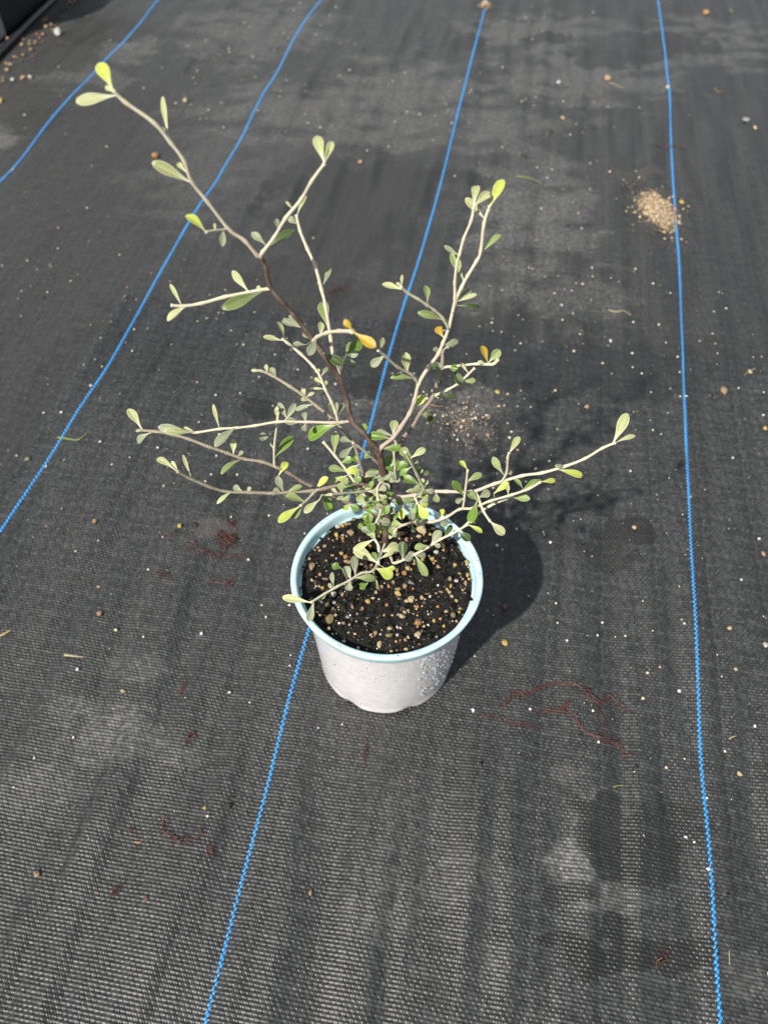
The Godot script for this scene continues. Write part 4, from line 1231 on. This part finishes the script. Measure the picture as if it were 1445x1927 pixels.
func grain(s: SurfaceTool, c: Vector3, r: float, col: Color) -> void:
	var t := Basis.from_euler(Vector3(rng.randf() * 6, rng.randf() * 6, 0)).scaled(Vector3(1, rng.randf_range(0.6, 0.9), rng.randf_range(0.7, 1.2)) * r)
	var v := []
	for p in [Vector3(0, 1, 0), Vector3(0.9, 0.1, 0), Vector3(0.1, -0.1, 1), Vector3(-1, 0.15, 0), Vector3(-0.1, 0, -0.9), Vector3(0, -1, 0)]: v.append(c + t * p)
	for f in [[0, 1, 2], [0, 2, 3], [0, 3, 4], [0, 4, 1], [5, 2, 1], [5, 3, 2], [5, 4, 3], [5, 1, 4]]:
		s.set_color(col)
		for k in [f[0], f[2], f[1]]: s.add_vertex(v[k])

func make_stones() -> void:
	rng.seed = 3
	for m in 7:
		var cuts := []
		for i in 11: cuts.append([Vector3(rng.randfn(), rng.randfn(), rng.randfn()).normalized(), rng.randf_range(0.52, 0.86)])
		var s := st()
		s.set_smooth_group(-1)
		var rows := 6
		var cols := 9
		var at := func(i: int, k: int) -> Vector3:
			var a := PI * i / rows
			var b := TAU * (k % cols) / cols
			var p := Vector3(sin(a) * cos(b), cos(a), sin(a) * sin(b))
			for c in cuts:
				var d: float = p.dot(c[0])
				if d > c[1]: p -= c[0] * (d - c[1]) * 0.95
			return p * (1.0 + 0.1 * lump_noise.get_noise_3d(p.x * 90 + m * 50, p.y * 90, p.z * 90))
		for i in rows:
			for k in cols:
				if i < rows - 1:
					for p in [at.call(i, k), at.call(i + 1, k + 1), at.call(i + 1, k)]: s.add_vertex(p)
				if i > 0:
					for p in [at.call(i, k), at.call(i, k + 1), at.call(i + 1, k + 1)]: s.add_vertex(p)
		stone_meshes.append(smooth(s))

# ------------------------------------------------------------ the shrub
const LEAF_TONES := {
	# upper side, felted edge and rib, underside
	"Y": [[0.44, 0.52, 0.08], [0.62, 0.63, 0.32], [0.50, 0.52, 0.26]],
	"P": [[0.39, 0.43, 0.19], [0.66, 0.66, 0.49], [0.58, 0.59, 0.40]],
	"S": [[0.25, 0.29, 0.18], [0.42, 0.43, 0.31], [0.42, 0.44, 0.33]],
	"M": [[0.22, 0.30, 0.10], [0.42, 0.44, 0.27], [0.42, 0.45, 0.31]],
	"G": [[0.125, 0.24, 0.025], [0.32, 0.37, 0.18], [0.36, 0.41, 0.24]],
	"D": [[0.055, 0.10, 0.020], [0.26, 0.28, 0.18], [0.34, 0.36, 0.26]],
	"O": [[0.42, 0.29, 0.02], [0.46, 0.36, 0.08], [0.50, 0.36, 0.08]],
}

func leaf_mesh(foot: Vector3, start: Vector3, tip: Vector3, width: float, tone: String, r: RandomNumberGenerator) -> ArrayMesh:
	var axis := (tip - start)
	var length := axis.length()
	var dir := axis.normalized()
	var to_camera := (Vector3(-0.002, 0.6, 0.321) - start).normalized()
	# the blade turns its face up and towards the light, each one a little differently
	var n := to_camera * 0.85 + Vector3(-0.15, 0.5, 0.2) + Vector3(r.randfn(), r.randfn(), r.randfn()) * 0.22
	n = (n - dir * n.dot(dir)).normalized()
	var side := dir.cross(n).normalized()
	var bow := length * r.randf_range(-0.02, 0.16)
	var fold := r.randf_range(0.12, 0.6)
	var twist := r.randf_range(-0.35, 0.35)
	var half := width * 0.5 * 1.0
	var tones: Array = LEAF_TONES[tone]
	var top_c := Color(tones[0][0], tones[0][1], tones[0][2])
	var edge_c := Color(tones[1][0], tones[1][1], tones[1][2])
	var under_c := Color(tones[2][0], tones[2][1], tones[2][2])
	var shift := r.randf_range(0.82, 1.15)
	var pet := r.randf_range(0.06, 0.2)
	var stations := 11
	var extra := foot.distance_to(start) > 0.0006
	var tops := []
	var bots := []
	var tc := []
	var cross := [-1.0, -0.8, -0.4, 0.0, 0.4, 0.8, 1.0]
	for i in stations + 1 + (1 if extra else 0):
		var u := float(i - (1 if extra else 0)) / stations
		var c: Vector3
		var w: float
		if u < 0.0:
			c = foot
			w = 0.13
		else:
			c = start + axis * u + n * bow * (1.0 - pow(2.0 * u - 1.0, 2.0)) * (1.0 if u > 0 else 0.0)
			w = lerpf(0.16, 1.0, pow(smoothstep(pet - 0.05, 0.70, u), 1.1))
			if u > 0.70: w *= sqrt(maxf(0.0, 1.0 - pow((u - 0.70) / 0.31, 1.8)))
			w = maxf(w, 0.05)
		var a := twist * u
		var sd := side * cos(a) + n * sin(a)
		var nn := n * cos(a) - side * sin(a)
		var thick := 0.00016 if u > pet else 0.00042
		var tr := []
		var br_ := []
		var cr := []
		for x in cross:
			var lift: float = fold * absf(x) * w * half
			var p: Vector3 = c + sd * x * w * half + nn * (lift + (0.00012 if x == 0.0 else 0.0) * -1.0)
			var th: float = thick * (1.0 - x * x * 0.98)
			tr.append(p + nn * th)
			br_.append(p - nn * th - nn * (0.00022 if x == 0.0 and w > 0.3 else 0.0))
			var e := 0.0
			if absf(x) > 0.9: e = 0.75
			if x == 0.0: e = 0.38 * (1.0 - u * 0.6)
			e = maxf(e, 0.9 * (1.0 - smoothstep(pet, 0.5, u)))
			if u > 0.97: e = 0.8
			cr.append(top_c.lerp(edge_c, e) * shift * r.randf_range(0.92, 1.08))
		tops.append(tr)
		bots.append(br_)
		tc.append(cr)
	var s := st()
	var rows := tops.size() - 1
	var put := func(p: Vector3, col: Color):
		col.a = 1.0
		s.set_color(col)
		s.add_vertex(p)
	for i in rows:
		for k in 6:
			for w in [[i, k], [i + 1, k], [i, k + 1], [i, k + 1], [i + 1, k], [i + 1, k + 1]]:
				put.call(tops[w[0]][w[1]], tc[w[0]][w[1]])
			for w in [[i, k], [i, k + 1], [i + 1, k], [i, k + 1], [i + 1, k + 1], [i + 1, k]]:
				put.call(bots[w[0]][w[1]], under_c * shift)
	for k in 6:   # close the tip
		put.call(tops[rows][k], tc[rows][k])
		put.call(bots[rows][k], tc[rows][k])
		put.call(tops[rows][k + 1], tc[rows][k])
		put.call(tops[rows][k + 1], tc[rows][k])
		put.call(bots[rows][k], tc[rows][k])
		put.call(bots[rows][k + 1], tc[rows][k])
	return smooth(s)

func build_shrub() -> void:
	var shrub := root("shrub", Vector3(0, SOIL, -0.036))
	tag(shrub, "small shrub with zigzag stems and silvery spoon-shaped leaves growing in the pot", "shrub")
	var off := -shrub.position
	var r := RandomNumberGenerator.new()
	r.seed = 8
	var stems := []
	for k in STEMS.size():
		var d: Array = STEMS[k]
		var pts := []
		for i in range(0, d[0].size(), 3): pts.append(Vector3(d[0][i], d[0][i + 1], d[0][i + 2]) * 1e-4 + off)
		# the small crookedness between leaf joints
		for i in range(1, pts.size() - 1): pts[i] += Vector3(r.randfn(), r.randfn(), r.randfn()) * 0.0003
		var r0: float = d[1] * 1e-5
		var r1: float = d[2] * 1e-5
		var w0: float = d[3]
		var w1: float = d[4]
		var joints := pts.size() - 1
		var radius := func(t: float, a: float) -> float:
			var knot := pow(absf(cos(t * joints * PI)), 10.0)
			var rr := lerpf(r0, r1, pow(t, 0.8))
			return rr * (0.93 + 0.3 * knot + 0.22 * lump_noise.get_noise_3d(cos(a) * 30.0 + k * 70, sin(a) * 30.0, t * joints * 55.0))
		var color := func(t: float, a: float) -> Color:
			var wood := clampf(lerpf(w0, w1, pow(t, 0.55)) * 1.2 - 0.14, 0.0, 1.0)
			var v := lump_noise.get_noise_3d(cos(a) * 45.0, sin(a) * 45.0 + k * 90, t * joints * 90.0)
			wood = clampf(wood + v * 0.9 * wood, 0.0, 1.0)
			var young := Color(0.72, 0.70, 0.53).lerp(Color(0.58, 0.52, 0.43), clampf(0.5 + v, 0.0, 1.0) * 0.5)
			var mid := Color(0.48, 0.40, 0.35)
			var old := Color(0.20, 0.135, 0.105).lerp(Color(0.24, 0.085, 0.04), smoothstep(0.25, 0.5, lump_noise.get_noise_2d(t * joints * 30.0 + k * 33, 7.0)))
			return young.lerp(mid, wood * 2.0) if wood < 0.5 else mid.lerp(old, wood * 2.0 - 1.0)
		var s := st()
		tube(s, pts, joints * 5, 9, radius, color)
		stems.append(obj("trunk" if k == 0 else "branch", smooth(s), M.stem if w0 > 0.85 else M.twig, shrub))
	for l in LEAVES:
		var v := []
		for i in [1, 4, 7]: v.append(Vector3(l[i], l[i + 1], l[i + 2]) * 1e-4 + off)
		var start: Vector3 = v[1]
		if v[0].distance_to(v[1]) < 0.0045: start = v[0]
		var m := leaf_mesh(v[0] + off * -1.0 + off, start, v[2], l[10] * 1e-5, l[11], r)
		obj("leaf", m, M.glossy_leaf if l[11] in ["G", "D", "O"] else M.leaf, stems[l[0]])

# ------------------------------------------------------------ litter on the mat
func lay_stone(x: float, z: float, w: float, d: float, tone: String) -> MeshInstance3D:
	var o := obj("pebble", stone_meshes[rng.randi() % stone_meshes.size()], M["stone_" + tone])
	var h := minf(w, d) * rng.randf_range(0.6, 0.85)
	o.transform = Transform3D(Basis.from_euler(Vector3(rng.randf_range(-0.15, 0.15), rng.randf_range(-0.5, 0.5), rng.randf_range(-0.15, 0.15))) * Basis.from_scale(Vector3(w, h, d)), Vector3(x, ground_y(x, z) + h * 0.8, z))
	return o

func build_litter() -> void:
	rng.seed = 41
	for l in LOOSE_STONES:
		tag(lay_stone(l[0], l[1], l[2] * 1e-4, l[3] * 1e-4, l[4]), l[5], "pebble", "loose pebbles on the mat")
	# the row of stones that has gathered beside the pipe, coloured darker for its shade
	for i in 46:
		var t := rng.randf()
		var p := Vector2(-0.700, -1.13).lerp(Vector2(-0.650, -1.56), t) + Vector2(rng.randfn() * 0.009, rng.randfn() * 0.004)
		var w := rng.randf_range(0.0026, 0.0052)
		tag(lay_stone(p.x, p.y, w, w * rng.randf_range(0.7, 1.0), ["t", "l", "b", "b", "l", "t", "k", "b"][rng.randi() % 8]), "small brown or tan pebble in the crowded row along the black pipe", "pebble", "pebbles in the row along the pipe")
	for q in [[-0.728, -1.318, 0.005], [-0.722, -1.322, 0.004]]:
		tag(lay_stone(q[0], q[1], q[2], q[2], "t"), "small tan pebble at the foot of the grey block", "pebble", "pebbles at the foot of the grey block")
	for l in LITTER:
		var pts := []
		for i in range(0, l[4].size(), 2):
			var lift: float = l[2] * 0.0004
			if l[0] == "root": lift += absf(rng.randfn()) * 0.0006
			pts.append(Vector3(l[4][i], ground_y(l[4][i], l[4][i + 1]) + lift, l[4][i + 1]))
		if l[0] == "root":
			var more := []
			for i in pts.size() - 1:
				more.append(pts[i])
				var q: Vector3 = (pts[i] + pts[i + 1]) * 0.5 + Vector3(rng.randfn(), 0, rng.randfn()) * 0.0011
				q.y = ground_y(q.x, q.z) + 0.0006
				more.append(q)
			more.append(pts[-1])
			pts = more
		var th: float = l[2] * (0.00034 if l[0] == "root" else 0.0006)
		var s := st()
		var seed_ := rng.randf() * 900.0
		var radius := func(t: float, a: float) -> float:
			return th * (1.0 + 0.3 * lump_noise.get_noise_2d(t * 200.0 + seed_, a * 8.0)) * (1.0 - 0.55 * t)
		for strand in (5 if l[0] == "root" else 1):
			var own := []
			for p in pts: own.append(p + (Vector3(rng.randfn() * 0.0018, absf(rng.randfn()) * 0.0012, rng.randfn() * 0.0018) if strand > 0 else Vector3.ZERO))
			if strand > 1 and own.size() > 4:   # not every strand runs the whole way
				var from := rng.randi_range(0, own.size() - 4)
				own = own.slice(from, rng.randi_range(from + 3, own.size()))
			tube(s, own, (own.size() - 1) * 4, 6, radius, func(_t, _a): return Color.WHITE, 0.75 if l[0] == "root" else 0.5)
		if l[0] == "root":   # side rootlets
			for k in int(pts.size() * 1.3):
				var t := rng.randf()
				var a := spline(pts, t)
				var d := Vector3(rng.randfn(), 0, rng.randfn()).normalized() * rng.randf_range(0.002, 0.008)
				var b := a + d * 0.5 + Vector3(rng.randfn(), 0, rng.randfn()) * 0.0015
				var c := a + d
				b.y = ground_y(b.x, b.z) + 0.0008
				c.y = ground_y(c.x, c.z) + 0.0004
				tube(s, [a, b, c], 5, 5, func(tt, _a): return th * 0.5 * (1.0 - 0.6 * tt), func(_t, _a): return Color.WHITE)
		if l[3].begins_with("tangled"):   # the knot: loops of root over one another
			for k in 16:
				var c: Vector3 = pts[4] + Vector3(rng.randfn() * 0.003, 0.001, rng.randfn() * 0.003)
				var loop := []
				var a0 := rng.randf() * TAU
				for j in 6:
					var a := a0 + j * rng.randf_range(0.7, 1.2)
					loop.append(c + Vector3(cos(a) * rng.randf_range(0.002, 0.0065), rng.randf_range(0.0003, 0.0045), sin(a) * rng.randf_range(0.002, 0.0065)))
				tube(s, loop, 20, 5, func(tt, _a): return th * 0.6 * (1.0 - 0.5 * tt), func(_t, _a): return Color.WHITE)
		var o := obj("root_fragment" if l[0] == "root" else "straw", smooth(s), M.root if l[0] == "root" else M["straw_" + l[1]])
		tag(o, l[3], "root" if l[0] == "root" else "straw", "root fragments on the mat" if l[0] == "root" else "straws on the mat")
	# dark chips and flakes
	for q in [[-0.1871, -0.1372, 0.0052, "dark bark chip beside a yellow pebble, left of the pot"], [-0.1216, 0.1323, 0.0048, "black bark chip left of the middle blue thread, in front of the pot"], [0.2728, -0.9565, 0.0095, "long black bark chip, farther of two behind the right branch"], [0.2184, -0.87, 0.0095, "long black bark chip, nearer of two behind the right branch"], [-0.119, 0.125, 0.0022, "tiny black crumb just behind the black chip in front"]]:
		var s := SurfaceTool.new()
		s.begin(Mesh.PRIMITIVE_TRIANGLES)
		s.set_smooth_group(-1)
		crumb(s, Vector3.ZERO, Vector3(q[2], 0.0016, q[2] * 0.55), Color.WHITE)
		s.generate_normals()
		var o := obj("bark_chip", s.commit(), M.chip)
		o.position = Vector3(q[0], ground_y(q[0], q[1]) + 0.001, q[1])
		tag(o, q[3], "bark chip", "bark chips on the mat")
	for q in [[0.0424, -0.2095, 0.0058, "dry olive leaf flake behind the pot, right of the trunk"], [-0.3804, -0.232, 0.004, "small olive leaf flake at the left edge near a blue thread"], [0.7172, -1.4832, 0.006, "yellow green leaf flake at the top right edge"]]:
		var s := st()
		var rim := []
		for k in 9:
			var a := TAU * k / 9
			rim.append(Vector3(cos(a), 0.0, sin(a)) * q[2] * rng.randf_range(0.65, 1.1) + Vector3(0, rng.randf_range(0.0002, 0.0016), 0))
		for k in 9:
			var n: int = (k + 1) % 9
			for p in [Vector3(0, 0.0012, 0), rim[k], rim[n], Vector3(0, 0.0006, 0), rim[n], rim[k]]: s.add_vertex(p)
		var o := obj("leaf_flake", smooth(s), M.flake)
		o.position = Vector3(q[0], ground_y(q[0], q[1]), q[1])
		tag(o, q[3], "leaf flake", "leaf flakes on the mat")
	# heap of sand by the right thread, and a soil clump at the top edge
	heap("sand_heap", "heap of tan sand beside the rightmost blue thread", Vector2(0.3951, -0.716), Vector2(0.027, 0.055), 0.003, [Color(0.27, 0.20, 0.13), Color(0.32, 0.25, 0.16), Color(0.19, 0.13, 0.085), Color(0.46, 0.37, 0.24)], 4600, 0.0008, 0.003)
	heap("soil_clump", "brown crumbly clump on a blue thread at the top edge", Vector2(0.209, -1.5009), Vector2(0.013, 0.013), 0.008, [Color(0.3, 0.22, 0.14), Color(0.14, 0.1, 0.07), Color(0.45, 0.36, 0.22)], 260, 0.0014, 0.004)
	heap("stone_scatter", "loose scatter of small tan stones behind the plant", Vector2(0.0901, -0.2861), Vector2(0.055, 0.05), 0.0, [Color(0.42, 0.33, 0.22), Color(0.5, 0.42, 0.3), Color(0.3, 0.2, 0.13), Color(0.56, 0.5, 0.4), Color(0.2, 0.13, 0.08)], 330, 0.0007, 0.0024)
	# grit and crumbs strewn over the whole mat
	var s := st()
	rng.seed = 66
	for i in 5200:
		var z := rng.randf_range(-1.75, 0.34)
		var half := 0.26 + (0.34 - z) * 0.34
		var x := rng.randf_range(-half, half)
		if Vector2(x, z).length() < 0.062 or x < -0.62: continue
		var pick := lump_noise.get_noise_2d(x * 140.0, z * 140.0)
		if rng.randf() > 0.42 + pick * 1.7: continue
		var k := rng.randf()
		var col := Color(0.55, 0.53, 0.47)
		if k > 0.55: col = Color(0.5, 0.42, 0.3)
		if k > 0.72: col = Color(0.35, 0.25, 0.18)
		if k > 0.82: col = Color(0.012, 0.011, 0.01)
		var size := 0.0004 + 0.0019 * pow(rng.randf(), 3.0)
		grain(s, Vector3(x, ground_y(x, z) + size * 0.7, z), size, col)
	var o := obj("scattered_grit", smooth(s), M.grit)
	tag(o, "fine pale and dark grit strewn over the weed mat", "grit", "", "stuff")

func heap(called: String, label: String, at: Vector2, reach: Vector2, high: float, tones: Array, count: int, small: float, large: float) -> void:
	var s := st()
	for i in count:
		var q := Vector2(rng.randfn(), rng.randfn()) * 0.42
		if high > 0.0 and q.length() > 1.05: q = q.normalized() * rng.randf()
		if high > 0.0 and rng.randf() < 0.09: q *= rng.randf_range(1.0, 2.6)
		var edge := 1.0 + 0.4 * lump_noise.get_noise_2d(q.angle() * 30.0, 5.0)
		var x := at.x + q.x * reach.x * edge
		var z := at.y + q.y * reach.y * edge
		var y := ground_y(x, z) + high * maxf(0.0, 1.0 - q.length_squared()) * rng.randf_range(0.6, 1.0)
		var size := small if rng.randf() < 0.8 else rng.randf_range(small, large)
		grain(s, Vector3(x, y + size * 0.6, z), size, tones[rng.randi() % tones.size()] * rng.randf_range(0.8, 1.1))
	var o := obj(called, smooth(s), M.grit)
	tag(o, label, called.replace("_", " "), "", "stuff")

# ------------------------------------------------------------ the corner behind
func build_corner() -> void:
	var s := st()
	var pts := []
	for q in [[-0.7375, -1.06], [-0.7321, -1.1794], [-0.7248, -1.2496], [-0.706, -1.41], [-0.6889, -1.574], [-0.6787, -1.6714], [-0.66, -1.85]]:
		pts.append(Vector3(q[0], 0.0068 + ground_y(q[0], q[1]), q[1]))
	tube(s, pts, 40, 16, func(_t, _a): return 0.0062, func(_t, _a): return Color.WHITE)
	tag(obj("irrigation_pipe", smooth(s), M.pipe), "glossy black irrigation pipe crossing the top left corner", "pipe")
	var crate := obj("black_crate", bevelled(Vector3(0.30, 0.30, 0.42), 0.006), M.black_plastic)
	var f := Vector3(0.0298, 0, -0.2134).normalized()
	var side := Vector3(-f.z, 0, f.x) * -1.0
	var corner := Vector3(-0.7316, 0.0, -1.345)
	crate.transform = Transform3D(Basis(-side, Vector3.UP, -f), corner + f * 0.213 + side * 0.152 + Vector3(0, 0.152, 0))
	tag(crate, "black plastic crate standing behind the pipe at the top left", "crate")
	var block := obj("grey_block", bevelled(Vector3(0.30, 0.26, 0.05), 0.004), M.concrete)
	block.transform = Transform3D(Basis(-side, Vector3.UP, -f), corner - f * 0.024 + side * 0.156 + Vector3(0, 0.132, 0))
	tag(block, "light grey block in front of the black crate at the left edge", "block")

func bevelled(size: Vector3, b: float) -> ArrayMesh:
	var s := st()
	var h := size * 0.5
	s.set_smooth_group(-1)
	var c := func(sx: float, sy: float, sz: float, axis: int) -> Vector3:
		var v := Vector3(sx * (h.x - b), sy * (h.y - b), sz * (h.z - b))
		v[axis] = [sx, sy, sz][axis] * h[axis]
		return v
	var quad := func(p: Array):
		var n: Vector3 = (p[1] - p[0]).cross(p[2] - p[0])
		var m: Vector3 = (p[0] + p[1] + p[2] + p[3]) * 0.25
		var q := p if n.dot(m) < 0 else [p[3], p[2], p[1], p[0]]
		for k in [0, 1, 2, 0, 2, 3]: s.add_vertex(q[k])
	for sg in [-1.0, 1.0]:
		quad.call([c.call(sg, -1.0, -1.0, 0), c.call(sg, 1.0, -1.0, 0), c.call(sg, 1.0, 1.0, 0), c.call(sg, -1.0, 1.0, 0)])
		quad.call([c.call(-1.0, sg, -1.0, 1), c.call(1.0, sg, -1.0, 1), c.call(1.0, sg, 1.0, 1), c.call(-1.0, sg, 1.0, 1)])
		quad.call([c.call(-1.0, -1.0, sg, 2), c.call(1.0, -1.0, sg, 2), c.call(1.0, 1.0, sg, 2), c.call(-1.0, 1.0, sg, 2)])
		for t in [-1.0, 1.0]:
			quad.call([c.call(sg, t, -1.0, 0), c.call(sg, t, 1.0, 0), c.call(sg, t, 1.0, 1), c.call(sg, t, -1.0, 1)])
			quad.call([c.call(sg, -1.0, t, 0), c.call(sg, 1.0, t, 0), c.call(sg, 1.0, t, 2), c.call(sg, -1.0, t, 2)])
			quad.call([c.call(-1.0, sg, t, 1), c.call(1.0, sg, t, 1), c.call(1.0, sg, t, 2), c.call(-1.0, sg, t, 2)])
			for w in [-1.0, 1.0]:
				var a: Vector3 = c.call(sg, t, w, 0)
				var b2: Vector3 = c.call(sg, t, w, 1)
				var d: Vector3 = c.call(sg, t, w, 2)
				var flip: bool = (b2 - a).cross(d - a).dot(a) > 0
				for p in ([a, d, b2] if flip else [a, b2, d]): s.add_vertex(p)
	s.generate_normals()
	return s.commit()

func _ready() -> void:
	# camera
	var cam := Camera3D.new()
	cam.name = "camera"
	add_child(cam)
	cam.position = Vector3(-0.0021, 0.6, 0.3211)
	cam.rotation_degrees = Vector3(-51.5, 0, 0)
	cam.fov = 67.316
	cam.near = 0.02
	cam.far = 20.0
	cam.current = true
	# sky, exposure and the lens's shallow focus
	var we := WorldEnvironment.new()
	we.name = "daylight"
	var env := Environment.new()
	env.background_mode = Environment.BG_SKY
	var sky := ProceduralSkyMaterial.new()
	sky.sky_top_color = Color(0.70, 0.73, 0.77)
	sky.sky_horizon_color = Color(0.85, 0.855, 0.855)
	sky.ground_bottom_color = Color(0.2, 0.2, 0.2)
	sky.ground_horizon_color = Color(0.5, 0.5, 0.5)
	env.sky = Sky.new()
	env.sky.sky_material = sky
	env.background_energy_multiplier = 0.64
	env.tonemap_mode = Environment.TONE_MAPPER_LINEAR
	env.tonemap_exposure = 1.72
	env.sdfgi_enabled = true
	env.ssao_enabled = true
	env.ssil_enabled = true
	we.environment = env
	var lens := CameraAttributesPhysical.new()
	lens.frustum_focal_length = 26.0
	lens.frustum_focus_distance = 0.51
	lens.exposure_aperture = 8.0
	lens.exposure_multiplier = 1.0
	we.camera_attributes = lens
	add_child(we)
	# sun: from the left and a little in front, about half way up
	var sun := DirectionalLight3D.new()
	sun.name = "sun"
	add_child(sun)
	sun.look_at_from_position(Vector3(-0.58, 0.92, 0.70), Vector3.ZERO)
	sun.light_color = Color(1.0, 0.97, 0.93)
	sun.light_energy = 1.45
	sun.light_angular_distance = 1.2
	sun.shadow_enabled = true
	fold_noise.seed = 2
	fold_noise.frequency = 0.02
	fold_noise.fractal_octaves = 2
	broad_noise.seed = 6
	broad_noise.frequency = 0.003
	broad_noise.fractal_octaves = 2
	lump_noise.seed = 11
	lump_noise.frequency = 0.01
	lump_noise.fractal_octaves = 3
	make_materials()
	build_ground()
	make_stones()
	build_pot()
	build_soil()
	build_shrub()
	build_corner()
	build_litter()
